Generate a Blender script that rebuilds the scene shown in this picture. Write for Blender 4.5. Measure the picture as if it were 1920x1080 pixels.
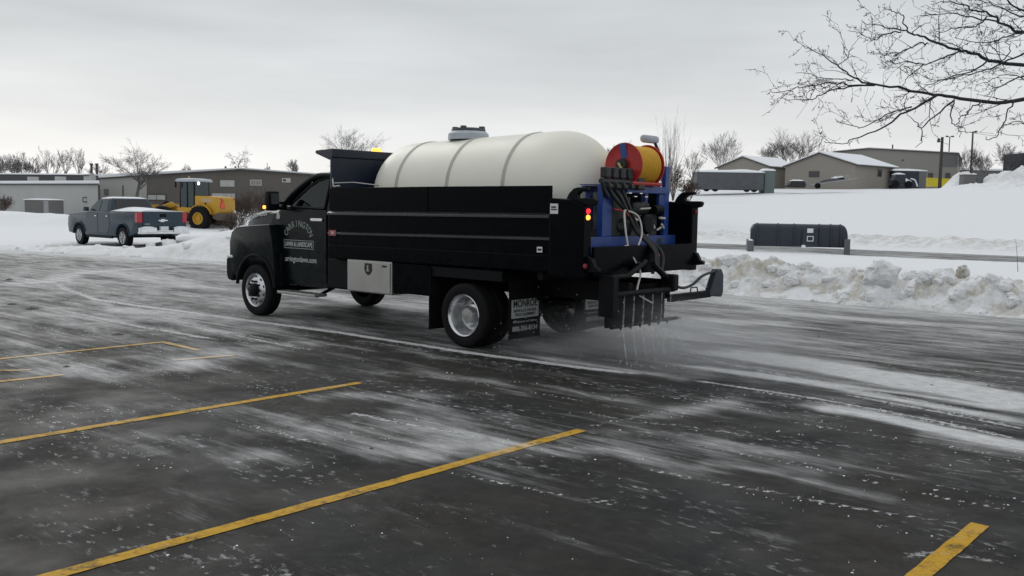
import bpy, bmesh, math, random
import numpy as np
from mathutils import Vector, Matrix, noise as mnoise

for o in list(bpy.data.objects): bpy.data.objects.remove(o)
scene = bpy.context.scene
C = scene.collection
R = math.radians

# ------------------------------------------------------------------ camera, sky, sun, exposure
FPX, CAM_H = 1746.0, 1.77
PITCH, ROLL = math.atan(152/1746.0), 0.0150
cam = bpy.data.cameras.new('camera'); camo = bpy.data.objects.new('camera', cam); C.objects.link(camo)
cam.sensor_width = 36; cam.lens = 36*FPX/1920; cam.clip_start = .05; cam.clip_end = 3000
camo.matrix_world = Matrix.Translation((0, 0, CAM_H)) @ Matrix.Rotation(math.pi/2-PITCH, 4, 'X') @ Matrix.Rotation(ROLL, 4, 'Z')
scene.camera = camo
scene.render.resolution_x, scene.render.resolution_y = 1024, 576
scene.view_settings.view_transform = 'Standard'; scene.view_settings.look = 'None'
scene.view_settings.gamma = 1; scene.view_settings.exposure = 0
SUN_EL, SUN_AZ = R(32), R(-35)          # azimuth from +Y towards +X

world = bpy.data.worlds.new('World'); scene.world = world; world.use_nodes = True
nt = world.node_tree; nt.nodes.clear()
def wn(t, **k):
    n = nt.nodes.new(t)
    for a, b in k.items(): setattr(n, a, b)
    return n
wl = nt.links.new
sky = wn('ShaderNodeTexSky', sky_type='NISHITA', sun_disc=False, sun_elevation=SUN_EL, sun_rotation=SUN_AZ)
tc = wn('ShaderNodeTexCoord'); sep = wn('ShaderNodeSeparateXYZ'); wl(tc.outputs['Generated'], sep.inputs[0])
mp = wn('ShaderNodeMapping'); mp.inputs['Scale'].default_value = (1.1, 1.1, 7); wl(tc.outputs['Generated'], mp.inputs[0])
nz = wn('ShaderNodeTexNoise'); nz.inputs['Scale'].default_value = 1.6; nz.inputs['Detail'].default_value = 5; nz.inputs['Roughness'].default_value = .52
wl(mp.outputs[0], nz.inputs['Vector'])
wob = wn('ShaderNodeMath', operation='MULTIPLY_ADD'); wob.inputs[1].default_value = .10; wl(nz.outputs['Fac'], wob.inputs[0])
sub = wn('ShaderNodeMath', operation='SUBTRACT'); wl(sep.outputs['Z'], sub.inputs[0]); sub.inputs[1].default_value = .05
wl(sub.outputs[0], wob.inputs[2])
ramp = wn('ShaderNodeValToRGB'); cr = ramp.color_ramp
stops = [(0, (.90, .90, .895)), (.06, (.91, .91, .905)), (.10, (.80, .81, .815)), (.155, (.67, .695, .71)), (.25, (.59, .62, .64)), (.5, (.64, .67, .69)), (1, (.86, .885, .91))]
while len(cr.elements) < len(stops): cr.elements.new(.5)
for e, (p, c) in zip(cr.elements, stops): e.position = p; e.color = (*c, 1)
wl(wob.outputs[0], ramp.inputs[0])
nz2 = wn('ShaderNodeTexNoise'); nz2.inputs['Scale'].default_value = 2.6; nz2.inputs['Detail'].default_value = 4; wl(mp.outputs[0], nz2.inputs['Vector'])
mr = wn('ShaderNodeMapRange'); mr.inputs[1].default_value = .3; mr.inputs[2].default_value = .7; mr.inputs[3].default_value = 9.0; mr.inputs[4].default_value = 10.9
wl(nz2.outputs['Fac'], mr.inputs[0])
sc = wn('ShaderNodeVectorMath', operation='SCALE'); wl(ramp.outputs[0], sc.inputs[0]); wl(mr.outputs[0], sc.inputs['Scale'])
mx = wn('ShaderNodeMix', data_type='RGBA'); mx.inputs['Factor'].default_value = .96
wl(sky.outputs[0], mx.inputs['A']); wl(sc.outputs[0], mx.inputs['B'])
bg = wn('ShaderNodeBackground'); bg.inputs['Strength'].default_value = .10; wl(mx.outputs['Result'], bg.inputs[0])
wo = wn('ShaderNodeOutputWorld'); wl(bg.outputs[0], wo.inputs[0])

sl = bpy.data.lights.new('sun', 'SUN'); sl.energy = .6; sl.angle = R(30); sl.color = (1, .97, .93)
so = bpy.data.objects.new('sun', sl); C.objects.link(so)
sd = Vector((math.sin(SUN_AZ)*math.cos(SUN_EL), math.cos(SUN_AZ)*math.cos(SUN_EL), math.sin(SUN_EL)))
so.rotation_euler = sd.to_track_quat('Z', 'Y').to_euler(); so.location = (0, 0, 40)

# ------------------------------------------------------------------ where things stand
CAMM = np.array(camo.matrix_world.to_3x3()); CP = np.array([0, 0, CAM_H])
def ray(x, y): return CAMM @ np.array([(x-960)/FPX, -(y-540)/FPX, -1.])
def gnd(x, y, z=0.0):
    d = ray(x, y); return CP + d*((z-CAM_H)/d[2])
def atY(x, y, Y):
    d = ray(x, y); return CP + d*(Y/d[1])
O2 = np.array([-0.618, 11.579]); FW = np.array([-.7552, .6555]); RT = np.array([.6555, .7552]); YAW = math.atan2(.6555, -.7552)
def uv(x, y): return (x-O2[0])*FW[0]+(y-O2[1])*FW[1], (x-O2[0])*RT[0]+(y-O2[1])*RT[1]
def xy(u, v): return O2 + FW*u + RT*v
def truckxy(x, ylat): return O2 + FW*x + RT*ylat

# ------------------------------------------------------------------ materials
MATS = {}
def mat(name, col, rough=.5, metal=0, var=.12, vscale=8, bump=0, bscale=60, coat=0, dirt=0, dirtcol=(.35, .35, .35), emit=None, estr=0, spec=.5, alpha=1, trans=0, sss=0):
    m = bpy.data.materials.new(name); m.use_nodes = True; n = m.node_tree.nodes; l = m.node_tree.links
    b = n['Principled BSDF']
    t = n.new('ShaderNodeTexCoord')
    z = n.new('ShaderNodeTexNoise'); z.inputs['Scale'].default_value = vscale; z.inputs['Detail'].default_value = 6; z.inputs['Roughness'].default_value = .6
    l.new(t.outputs['Object'], z.inputs['Vector'])
    r = n.new('ShaderNodeMapRange'); r.inputs[1].default_value = .25; r.inputs[2].default_value = .75; r.inputs[3].default_value = 1-var; r.inputs[4].default_value = 1+var
    l.new(z.outputs['Fac'], r.inputs[0])
    s = n.new('ShaderNodeVectorMath'); s.operation = 'SCALE'; s.inputs[0].default_value = col; l.new(r.outputs[0], s.inputs['Scale'])
    outc = s.outputs[0]
    if dirt:
        z2 = n.new('ShaderNodeTexNoise'); z2.inputs['Scale'].default_value = vscale*.5; z2.inputs['Detail'].default_value = 8; z2.inputs['Roughness'].default_value = .7
        l.new(t.outputs['Object'], z2.inputs['Vector'])
        r2 = n.new('ShaderNodeMapRange'); r2.inputs[1].default_value = .45; r2.inputs[2].default_value = .8; r2.inputs[3].default_value = 0; r2.inputs[4].default_value = dirt
        l.new(z2.outputs['Fac'], r2.inputs[0])
        x = n.new('ShaderNodeMix'); x.data_type = 'RGBA'; l.new(r2.outputs[0], x.inputs['Factor']); l.new(outc, x.inputs['A']); x.inputs['B'].default_value = (*dirtcol, 1)
        outc = x.outputs['Result']
    l.new(outc, b.inputs['Base Color'])
    rr = n.new('ShaderNodeMapRange'); rr.inputs[1].default_value = .3; rr.inputs[2].default_value = .7; rr.inputs[3].default_value = max(.02, rough-.08); rr.inputs[4].default_value = min(1, rough+.1)
    l.new(z.outputs['Fac'], rr.inputs[0]); l.new(rr.outputs[0], b.inputs['Roughness'])
    b.inputs['Metallic'].default_value = metal; b.inputs['Coat Weight'].default_value = coat; b.inputs['Coat Roughness'].default_value = .08
    b.inputs['Specular IOR Level'].default_value = spec; b.inputs['Alpha'].default_value = alpha; b.inputs['Transmission Weight'].default_value = trans
    if sss:
        b.inputs['Subsurface Weight'].default_value = sss; b.inputs['Subsurface Radius'].default_value = (.05, .05, .05)
    if emit: b.inputs['Emission Color'].default_value = (*emit, 1); b.inputs['Emission Strength'].default_value = estr
    if bump:
        z3 = n.new('ShaderNodeTexNoise'); z3.inputs['Scale'].default_value = bscale; z3.inputs['Detail'].default_value = 5
        l.new(t.outputs['Object'], z3.inputs['Vector'])
        bp = n.new('ShaderNodeBump'); bp.inputs['Strength'].default_value = bump; bp.inputs['Distance'].default_value = .02
        l.new(z3.outputs['Fac'], bp.inputs['Height']); l.new(bp.outputs[0], b.inputs['Normal'])
    MATS[name] = m; return m
mat('truck_paint', (.0028, .0062, .0075), .22, coat=.0, var=.2, dirt=.03, dirtcol=(.06, .065, .07), spec=.2)
mat('bed_paint', (.0016, .0022, .0034), .30, var=.3, dirt=.03, dirtcol=(.05, .055, .06), spec=.05, bump=.05, bscale=15)
mat('black_steel', (.0032, .0036, .005), .5, var=.3, dirt=.08, dirtcol=(.05, .05, .05), spec=.14)
mat('rubber', (.006, .006, .007), .7, var=.3, dirt=.10, dirtcol=(.06, .06, .06), spec=.16)
mat('alloy', (.62, .63, .65), .28, metal=1, var=.15, dirt=.35, dirtcol=(.25, .25, .25))
mat('steel_dull', (.42, .42, .41), .42, metal=.85, var=.15, dirt=.3, dirtcol=(.3, .3, .29))
mat('toolbox', (.46, .46, .44), .36, metal=.9, var=.06, vscale=3, dirt=.25, dirtcol=(.3, .3, .29), bump=.03, bscale=6)
mat('poly_tank', (.80, .785, .69), .42, var=.05, vscale=1.3, sss=.25, dirt=.10, dirtcol=(.45, .45, .42))
mat('tank_band', (.46, .45, .40), .5, var=.1)
mat('shield_navy_reflection', (.005, .011, .028), .25, var=.3, vscale=3, spec=.4)  # blue reflection on the black shield, painted into the base colour
mat('rail_gloss', (.016, .018, .021), .25, var=.3, vscale=3, spec=.55, dirt=.12, dirtcol=(.10, .11, .11))  # base and dirt lifted so the rails show as light reflection lines
mat('tank_lid', (.42, .46, .50), .5)
mat('lid_dark', (.06, .065, .075), .5)
mat('blue_frame', (.012, .05, .24), .38, var=.2, dirt=.12, dirtcol=(.08, .09, .12))
mat('red_paint', (.42, .025, .022), .4, var=.2, dirt=.15, dirtcol=(.12, .05, .05))
mat('yellow_hose', (.66, .36, .02), .5, var=.15, vscale=20, dirt=.2, dirtcol=(.25, .14, .02))
mat('engine_dark', (.012, .016, .013), .5, var=.3, dirt=.2, dirtcol=(.12, .12, .10))
mat('black_hose', (.012, .013, .016), .5)
mat('white_hose', (.60, .58, .55), .5)
mat('brass', (.45, .36, .16), .4, metal=.7)
mat('lamp_white', (.42, .44, .50), .4)
mat('red_lens', (.35, .01, .015), .25, emit=(1, .03, .05), estr=1.1)
mat('red_lens_dull', (.22, .02, .03), .3)
mat('amber_lens', (.8, .45, .1), .25, emit=(1, .42, .05), estr=2.2)
mat('decal_white', (.45, .48, .47), .5)
mat('decal_dim', (.22, .26, .24), .5)
mat('decal_red', (.35, .08, .09), .5)
mat('sticker', (.66, .68, .70), .5); mat('print_black', (.01, .01, .01), .5)
mat('mirror_glass', (.55, .58, .62), .08, metal=1)
mat('seat', (.02, .02, .022), .7)
mat('snow', (.80, .82, .85), .75, var=.04, vscale=6, bump=.25, bscale=25, spec=.2)
mat('pickup_paint', (.015, .036, .056), .28, coat=.1, var=.06, dirt=.08, dirtcol=(.10, .11, .12), spec=.35)
mat('chrome', (.74, .75, .78), .16, metal=1, var=.1)
mat('tail_red', (.40, .012, .03), .25, coat=.4)
mat('dark_glass', (.008, .010, .012), .06, spec=.6)
mat('loader_yellow', (.50, .27, .012), .45, var=.12, dirt=.2, dirtcol=(.2, .13, .05))
mat('orange_sign', (.75, .10, .03), .5); mat('cab_glass', (.022, .042, .048), .08, spec=.5)
mat('work_light', (.9, .9, .85), .3, emit=(1, .98, .92), estr=3)
mat('wall_white', (.40, .41, .40), .8, var=.06, vscale=.5, dirt=.35, dirtcol=(.16, .15, .14)); mat('wall_light', (.36, .36, .34), .8, var=.08, vscale=.5, dirt=.35, dirtcol=(.16, .15, .14))
mat('wall_brown', (.105, .094, .082), .8, var=.1, vscale=.5, dirt=.35, dirtcol=(.16, .15, .14)); mat('roof_dark', (.055, .055, .06), .8)
mat('wall_tan', (.265, .245, .215), .8, var=.06, vscale=.5, dirt=.35, dirtcol=(.16, .15, .14)); mat('wall_grey', (.24, .23, .21), .8, var=.06, vscale=.5, dirt=.35, dirtcol=(.16, .15, .14)); mat('wall_darkgrey', (.13, .13, .13), .8)
mat('trim_dark', (.06, .055, .05), .7); mat('pane_light', (.40, .40, .38), .3); mat('pane_dark', (.03, .032, .035), .12)
mat('tarp_grey', (.085, .09, .10), .7, var=.25, vscale=1.2, bump=.3, bscale=3); mat('tarp_green', (.13, .17, .16), .7, var=.2)
mat('trailer_dark', (.012, .015, .03), .5); mat('rust', (.10, .075, .06), .8); mat('galv', (.30, .31, .32), .5, metal=.6)
mat('sign_yellow', (.55, .45, .02), .6)
mat('wood_pole', (.06, .05, .045), .9); mat('pusher_paint', (.010, .016, .030), .45, var=.3, dirt=.15, dirtcol=(.08, .09, .11)); mat('pusher_plate', (.11, .12, .135), .6, var=.25)
mat('bark', (.11, .10, .10), .9, var=.25); mat('bark_far', (.22, .21, .215), .9, var=.2); mat('bark_pale', (.27, .265, .27), .9, var=.15); mat('bark_near', (.042, .046, .054), .9, var=.25)  # the far bark is paled in its colour in place of distance haze
mat('shrub', (.085, .062, .052), .9, var=.3)
mat('stripe_paint_base', (.5, .3, .02), .6)
mat('clod', (.10, .095, .085), .9)

def glass_mat():
    m = bpy.data.materials.new('glass'); m.use_nodes = True; n = m.node_tree.nodes; l = m.node_tree.links; n.clear()
    t = n.new('ShaderNodeBsdfTransparent'); t.inputs[0].default_value = (.42, .50, .47, 1)
    g = n.new('ShaderNodeBsdfGlossy'); g.inputs['Roughness'].default_value = .03; g.inputs[0].default_value = (.8, .85, .85, 1)
    f = n.new('ShaderNodeFresnel'); f.inputs[0].default_value = 1.5
    x = n.new('ShaderNodeMixShader'); o = n.new('ShaderNodeOutputMaterial')
    l.new(f.outputs[0], x.inputs[0]); l.new(t.outputs[0], x.inputs[1]); l.new(g.outputs[0], x.inputs[2]); l.new(x.outputs[0], o.inputs[0])
    MATS['glass'] = m
    m = bpy.data.materials.new('brine'); m.use_nodes = True; n = m.node_tree.nodes; l = m.node_tree.links; b = n['Principled BSDF']
    b.inputs['Base Color'].default_value = (.7, .72, .75, 1); b.inputs['Roughness'].default_value = .2
    t = n.new('ShaderNodeTexCoord'); z = n.new('ShaderNodeTexNoise'); z.inputs['Scale'].default_value = 25; l.new(t.outputs['Object'], z.inputs['Vector'])
    r = n.new('ShaderNodeMapRange'); r.inputs[1].default_value = .4; r.inputs[2].default_value = .65; r.inputs[3].default_value = .02; r.inputs[4].default_value = .34
    l.new(z.outputs['Fac'], r.inputs[0]); l.new(r.outputs[0], b.inputs['Alpha']); MATS['brine'] = m
glass_mat()

# ------------------------------------------------------------------ mesh helpers
class MB:
    def __init__(s): s.v = []; s.f = []
    def add(s, vs, fs):
        k = len(s.v); s.v += [tuple(map(float, p)) for p in vs]; s.f += [tuple(i+k for i in f) for f in fs]; return s
    def box(s, a, b):
        (x0, y0, z0), (x1, y1, z1) = a, b
        return s.add([(x0, y0, z0), (x1, y0, z0), (x1, y1, z0), (x0, y1, z0), (x0, y0, z1), (x1, y0, z1), (x1, y1, z1), (x0, y1, z1)],
                     [(0, 3, 2, 1), (4, 5, 6, 7), (0, 1, 5, 4), (1, 2, 6, 5), (2, 3, 7, 6), (3, 0, 4, 7)])
    def prism(s, poly, a, b, plane='xz'):
        n = len(poly); g = (lambda p, q: (p[0], q, p[1])) if plane == 'xz' else ((lambda p, q: (q, p[0], p[1])) if plane == 'yz' else (lambda p, q: (p[0], p[1], q)))
        vs = [g(p, a) for p in poly]+[g(p, b) for p in poly]
        return s.add(vs, [tuple(range(n))[::-1], tuple(range(n, 2*n))]+[(i, (i+1) % n, n+(i+1) % n, n+i) for i in range(n)])
    def loft(s, secs, cap=True, closed=True):
        n = len(secs[0]); vs = [p for q in secs for p in q]; fs = []
        for i in range(len(secs)-1):
            for j in range(n if closed else n-1):
                fs.append((i*n+j, i*n+(j+1) % n, (i+1)*n+(j+1) % n, (i+1)*n+j))
        if cap: fs += [tuple(range(n))[::-1], tuple((len(secs)-1)*n+j for j in range(n))]
        return s.add(vs, fs)
    def tube(s, pts, r, n=8, smooth=0, cap=True):
        P = [Vector(p) for p in pts]
        if smooth:
            Q = []
            for i in range(len(P)-1):
                a, b, c, d = P[max(0, i-1)], P[i], P[i+1], P[min(len(P)-1, i+2)]
                for k in range(smooth):
                    t = k/smooth; Q.append(.5*((2*b)+(c-a)*t+(2*a-5*b+4*c-d)*t*t+(3*b-a-3*c+d)*t**3))
            P = Q+[P[-1]]
        rs = r if isinstance(r, (list, tuple)) else [r]*len(P)
        if len(rs) != len(P): rs = [rs[0]+(rs[-1]-rs[0])*i/(len(P)-1) for i in range(len(P))]
        secs = []; up = None
        for i, p in enumerate(P):
            t = (P[min(i+1, len(P)-1)]-P[max(i-1, 0)]).normalized()
            if up is None: up = Vector((0, 0, 1)) if abs(t.z) < .9 else Vector((1, 0, 0))
            a = t.cross(up).normalized(); b = a.cross(t).normalized(); up = b
            secs.append([p+rs[i]*(a*math.cos(2*math.pi*k/n)+b*math.sin(2*math.pi*k/n)) for k in range(n)])
        return s.loft(secs, cap)
    def lathe(s, prof, n=32, axis='y', c=(0, 0, 0)):
        secs = []
        for k in range(n):
            a = 2*math.pi*k/n; q = []
            for r, h in prof:
                u, w = r*math.cos(a), r*math.sin(a)
                p = {'y': (u, h, w), 'x': (h, u, w), 'z': (u, w, h)}[axis]
                q.append((p[0]+c[0], p[1]+c[1], p[2]+c[2]))
            secs.append(q)
        m = len(prof); vs = [p for q in secs for p in q]
        return s.add(vs, [(k*m+j, ((k+1) % n)*m+j, ((k+1) % n)*m+j+1, k*m+j+1) for k in range(n) for j in range(m-1)])
    def build(s, name, material, parent=None, bevel=0, smooth=False, loc=None, rotz=0, seg=2):
        me = bpy.data.meshes.new(name); me.from_pydata(s.v, [], s.f)
        bm = bmesh.new(); bm.from_mesh(me); bmesh.ops.recalc_face_normals(bm, faces=bm.faces)
        if bevel:
            es = [e for e in bm.edges if len(e.link_faces) == 2 and e.calc_face_angle(0) > R(25)]
            bmesh.ops.bevel(bm, geom=es, offset=bevel, segments=seg, affect='EDGES', profile=.5, clamp_overlap=True)
        bm.to_mesh(me); bm.free()
        me.materials.append(MATS[material])
        if smooth:
            me.polygons.foreach_set('use_smooth', [True]*len(me.polygons))
            try: me.set_sharp_from_angle(angle=R(38))
            except Exception: pass
        o = bpy.data.objects.new(name, me); C.objects.link(o)
        if parent: o.parent = parent
        if loc is not None: o.location = loc
        if rotz: o.rotation_euler.z = rotz
        return o
def fastmesh(name, V, Q, material, parent=None, smooth=False):
    V = np.asarray(V, np.float32); Q = np.asarray(Q, np.int32); k = Q.shape[1]
    me = bpy.data.meshes.new(name); me.vertices.add(len(V)); me.vertices.foreach_set('co', V.ravel())
    me.loops.add(Q.size); me.loops.foreach_set('vertex_index', Q.ravel()); me.polygons.add(len(Q))
    me.polygons.foreach_set('loop_start', np.arange(0, Q.size, k, dtype=np.int32))
    me.polygons.foreach_set('use_smooth', np.full(len(Q), smooth)); me.update(calc_edges=True); me.validate()
    if material: me.materials.append(MATS[material] if isinstance(material, str) else material)
    o = bpy.data.objects.new(name, me); C.objects.link(o)
    if parent: o.parent = parent
    return o
def tag(o, label, cat, group=None):
    o['label'] = label; o['category'] = cat
    if group: o['group'] = group
    return o
def struct(o, label=None):
    o['kind'] = 'structure'
    if label: o['label'] = label
    return o
def thing(name, label, cat, loc=(0, 0, 0), rotz=0, group=None):
    o = bpy.data.objects.new(name, None); C.objects.link(o); o.location = loc; o.rotation_euler.z = rotz; o.empty_display_size = .3
    return tag(o, label, cat, group)
def text(name, body, size, material, parent, loc, ex, ez, align='CENTER', extrude=.0015, shear=0, offset=0, sx=1, fit=None):
    """flat lettering: ex = reading direction, ez = up direction (thing-local vectors)"""
    cu = bpy.data.curves.new(name, 'FONT'); cu.body = body; cu.size = size; cu.align_x = align; cu.align_y = 'CENTER'; cu.extrude = extrude; cu.shear = shear; cu.offset = offset; cu.resolution_u = 3
    t = bpy.data.objects.new(name, cu); C.objects.link(t)
    me = bpy.data.meshes.new_from_object(t.evaluated_get(bpy.context.evaluated_depsgraph_get()))
    bpy.data.objects.remove(t); bpy.data.curves.remove(cu)
    me.materials.clear(); me.materials.append(MATS[material])
    if fit:
        xs_ = [v.co.x for v in me.vertices]; sx = fit/(max(xs_)-min(xs_))
    ex, ez = Vector(ex).normalized(), Vector(ez).normalized(); ny = ex.cross(ez)
    M = Matrix((ex*sx, ez, ny)).transposed().to_4x4(); M.translation = Vector(loc); me.transform(M)
    me.name = name
    o = bpy.data.objects.new(name, me); C.objects.link(o); o.parent = parent
    return o
def smooth01(t): t = np.clip(t, 0, 1); return t*t*(3-2*t)

# ------------------------------------------------------------------ value noise (numpy)
_rng = np.random.default_rng(7); _T = _rng.random((256, 256))
def vn(x, y):
    x0 = np.floor(x).astype(int); y0 = np.floor(y).astype(int); fx = x-x0; fy = y-y0
    fx = fx*fx*(3-2*fx); fy = fy*fy*(3-2*fy)
    a = _T[x0 & 255, y0 & 255]; b = _T[(x0+1) & 255, y0 & 255]; c = _T[x0 & 255, (y0+1) & 255]; d = _T[(x0+1) & 255, (y0+1) & 255]
    return (a*(1-fx)+b*fx)*(1-fy)+(c*(1-fx)+d*fx)*fy
def fbm(x, y, o=4, g=.5):
    s = 0; a = 1; t = 0
    for i in range(o): s = s+a*vn(x*2**i+17*i, y*2**i+31*i); t += a; a *= g
    return s/t
def billow(x, y, o=4, g=.55):
    s = 0; a = 1; t = 0
    for i in range(o): s = s+a*np.abs(2*vn(x*2**i+17*i, y*2**i+31*i)-1); t += a; a *= g
    return 1-s/t

# ------------------------------------------------------------------ lot edge and terrain
EDGE = np.array([(-60, 46), (-17.7, 32.1), (-8.57, 27.8), (1.5, 22.0), (4.8, 19.0), (9.2, 15.4), (22, 4.0), (40, -12)])   # far edge of the cleared lot
def edge_dist(x, y):
    """signed distance beyond the lot edge (positive = snow side)"""
    x = np.asarray(x, float); y = np.asarray(y, float); best = np.full(x.shape, 1e9); sg = np.zeros(x.shape)
    for (ax, ay), (bx, by) in zip(EDGE[:-1], EDGE[1:]):
        dx, dy = bx-ax, by-ay; L2 = dx*dx+dy*dy
        t = np.clip(((x-ax)*dx+(y-ay)*dy)/L2, 0, 1); ex, ey = x-(ax+t*dx), y-(ay+t*dy); d = np.hypot(ex, ey)
        cr_ = dx*ey-dy*ex; m = d < best; best = np.where(m, d, best); sg = np.where(m, np.sign(cr_), sg)
    return best*sg
ROADV0, ROADV1 = 28.6, 35.6
def terrain(x, y):
    x = np.asarray(x, float); y = np.asarray(y, float)
    d = edge_dist(x, y)+.35*(fbm(x*.9, y*.9, 3)-.5)*2
    u, v = uv(x, y)
    rise = smooth01((d+.1)/.9)
    h = -.14+rise*(.22+.08*fbm(x*.25, y*.25, 3)-.06*smooth01((d-2.5)/3))
    # low ridge along the left edge, taller heap right of the pickup
    lumps = billow(x*1.1, y*1.1, 4)
    h += smooth01((d+.1)/.5)*np.exp(-((d-1.0)/1.0)**2)*(.17*lumps*smooth01((fbm(x*.35+9, y*.35, 2)-.25)/.4))
    def heap(cx, cy, rx, ry, a, hh):
        ca, sa = math.cos(a), math.sin(a); p = (x-cx)*ca+(y-cy)*sa; q = -(x-cx)*sa+(y-cy)*ca
        return hh*np.exp(-((p/rx)**2+(q/ry)**2)**1.3)
    pk = np.exp(-(((x+15.6)/3.6)**2+((y-35.6)/3.4)**2)**2); h -= .12*pk*rise
    hp = heap(-9.0, 30.6, 2.2, 1.8, -.5, .48)+heap(-11.9, 37.2, 2.6, 2.0, -.5, .42)+heap(-7.0, 30.5, 2.4, 1.8, -.5, .5)
    h += rise*hp*(.75+.5*billow(x*.9+5, y*.9, 4))
    h += heap(-30, 60, 12, 3, .1, .8)*(.6+.6*billow(x*.4, y*.4, 3))+heap(-46, 75, 16, 5, .0, .8)*(.5+.7*fbm(x*.3, y*.3, 4))
    h += heap(-30, 46, 6, 4, .2, .3)*fbm(x*.5, y*.5, 4)
    # rising field on the far side of the road
    h += np.clip(v-37, 0, 66)*.070 - np.clip(v-98, 0, 5)*.02
    h += .25*(fbm(x*.08, y*.08, 3)-.5)*smooth01((v-37)/10)
    rg = np.exp(-((v-38.2)/1.3)**2)*smooth01((26-u)/8)
    h += rg*(.10+.55*billow(x*1.1, y*1.1, 4))
    # the cleared road
    rd = smooth01((v-ROADV0-.9+1.6*fbm(x*.5, y*.5, 3))/.7)*smooth01((ROADV1-v+1.2*fbm(x*.5, y*.5, 3)-.4)/.9)*smooth01((19-u)/3)
    h = h*(1-rd)-.12*rd
    # plough piles in the far right yard
    h += .03*(fbm(x*2.2, y*2.2, 3)-.5)*rise
    return h
def th(x, y): return float(terrain(np.array([x]), np.array([y]))[0])
def grid_nodes(fine0, fine1, step, lo, hi, g=1.12, mx=40):
    a = list(np.arange(fine0, fine1+1e-6, step)); s = step
    while a[-1] < hi: s = min(s*g, mx); a.append(a[-1]+s)
    s = step
    while a[0] > lo: s = min(s*g, mx); a.insert(0, a[0]-s)
    return np.array(a)
def grid_mesh(name, xs, ys, zf, material, smooth=True):
    X, Y = np.meshgrid(xs, ys); Z = zf(X, Y); V = np.stack([X, Y, Z], -1).reshape(-1, 3); nx, ny = len(xs), len(ys)
    i = np.arange(nx*ny).reshape(ny, nx); Q = np.stack([i[:-1, :-1], i[:-1, 1:], i[1:, 1:], i[1:, :-1]], -1).reshape(-1, 4)
    return fastmesh(name, V, Q, material, smooth=smooth), V

def snow_ground_mat():
    m = bpy.data.materials.new('snow_ground'); m.use_nodes = True; n = m.node_tree.nodes; l = m.node_tree.links; b = n['Principled BSDF']
    t = n.new('ShaderNodeTexCoord')
    def noi(s, d, r=.6):
        z = n.new('ShaderNodeTexNoise'); z.inputs['Scale'].default_value = s; z.inputs['Detail'].default_value = d; z.inputs['Roughness'].default_value = r; l.new(t.outputs['Object'], z.inputs['Vector']); return z.outputs['Fac']
    def mrg(src, a, b_, c, d):
        r = n.new('ShaderNodeMapRange'); r.inputs[1].default_value = a; r.inputs[2].default_value = b_; r.inputs[3].default_value = c; r.inputs[4].default_value = d; l.new(src, r.inputs[0]); return r.outputs[0]
    at = n.new('ShaderNodeAttribute'); at.attribute_name = 'dirt'
    d1 = mrg(noi(2.6, 10, .75), .42, .72, 0, 1)
    mu = n.new('ShaderNodeMath'); mu.operation = 'MULTIPLY'; l.new(d1, mu.inputs[0]); l.new(at.outputs['Fac'], mu.inputs[1])
    x = n.new('ShaderNodeMix'); x.data_type = 'RGBA'; l.new(mu.outputs[0], x.inputs['Factor']); x.inputs['A'].default_value = (.79, .805, .825, 1); x.inputs['B'].default_value = (.46, .425, .355, 1)
    l.new(x.outputs['Result'], b.inputs['Base Color']); b.inputs['Roughness'].default_value = .8; b.inputs['Specular IOR Level'].default_value = .15
    bp = n.new('ShaderNodeBump'); bp.inputs['Strength'].default_value = .5; bp.inputs['Distance'].default_value = .06; l.new(noi(9, 7, .65), bp.inputs['Height']); l.new(bp.outputs[0], b.inputs['Normal'])
    MATS['snow_ground'] = m
snow_ground_mat()
def setattr_f(o, name, arr):
    a = o.data.attributes.new(name, 'FLOAT', 'POINT'); a.data.foreach_set('value', np.asarray(arr, np.float32).ravel())

sf, V = grid_mesh('snow_field', grid_nodes(-24, 16, .17, -900, 900, 1.05), grid_nodes(14, 46, .17, -60, 1500, 1.04), terrain, 'snow_ground')
struct(sf, 'white snow covering the open ground and the slope beyond the lot')
dv = uv(V[:, 0], V[:, 1])[1]; dd = edge_dist(V[:, 0], V[:, 1])
setattr_f(sf, 'dirt', .5*np.exp(-((dd-.6)/.9)**2)+1.1*np.exp(-((dv-38)/1.3)**2)+.25*np.exp(-((dv-29.6)/.8)**2))

def pile_z(x, y):
    p = np.zeros_like(x)
    for (px, Y, rx, hh) in ((1806, 103, 1.5, 1.9), (1822, 104, 1.3, 1.5), (1860, 103, 1.4, 1.5), (1893, 100, 2.2, 1.8), (1925, 101, 2.4, 2.1), (1850, 98, 4.0, .6), (1965, 101, 2.8, 2.2), (1905, 97, 3.5, .9)):
        c = atY(px, 350, Y); q = np.hypot(x-c[0], (y-c[1])/1.1)/rx; p = np.maximum(p, hh*np.exp(-q**2.4))
    p = p*(.55+.8*billow(x*.6, y*.6, 5, .6))
    return terrain(x, y)-.12+p+.35*(billow(x*1.7, y*1.7, 3)-.5)*smooth01(p/.6)
sp_, V = grid_mesh('snow_pile', np.arange(44, 68, .16), np.arange(90, 110, .16), pile_z, 'snow_ground'); struct(sp_, 'rough ploughed snow piles in the far right yard')
setattr_f(sp_, 'dirt', .7*smooth01((V[:, 2]-4.7)/1.0))

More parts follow.
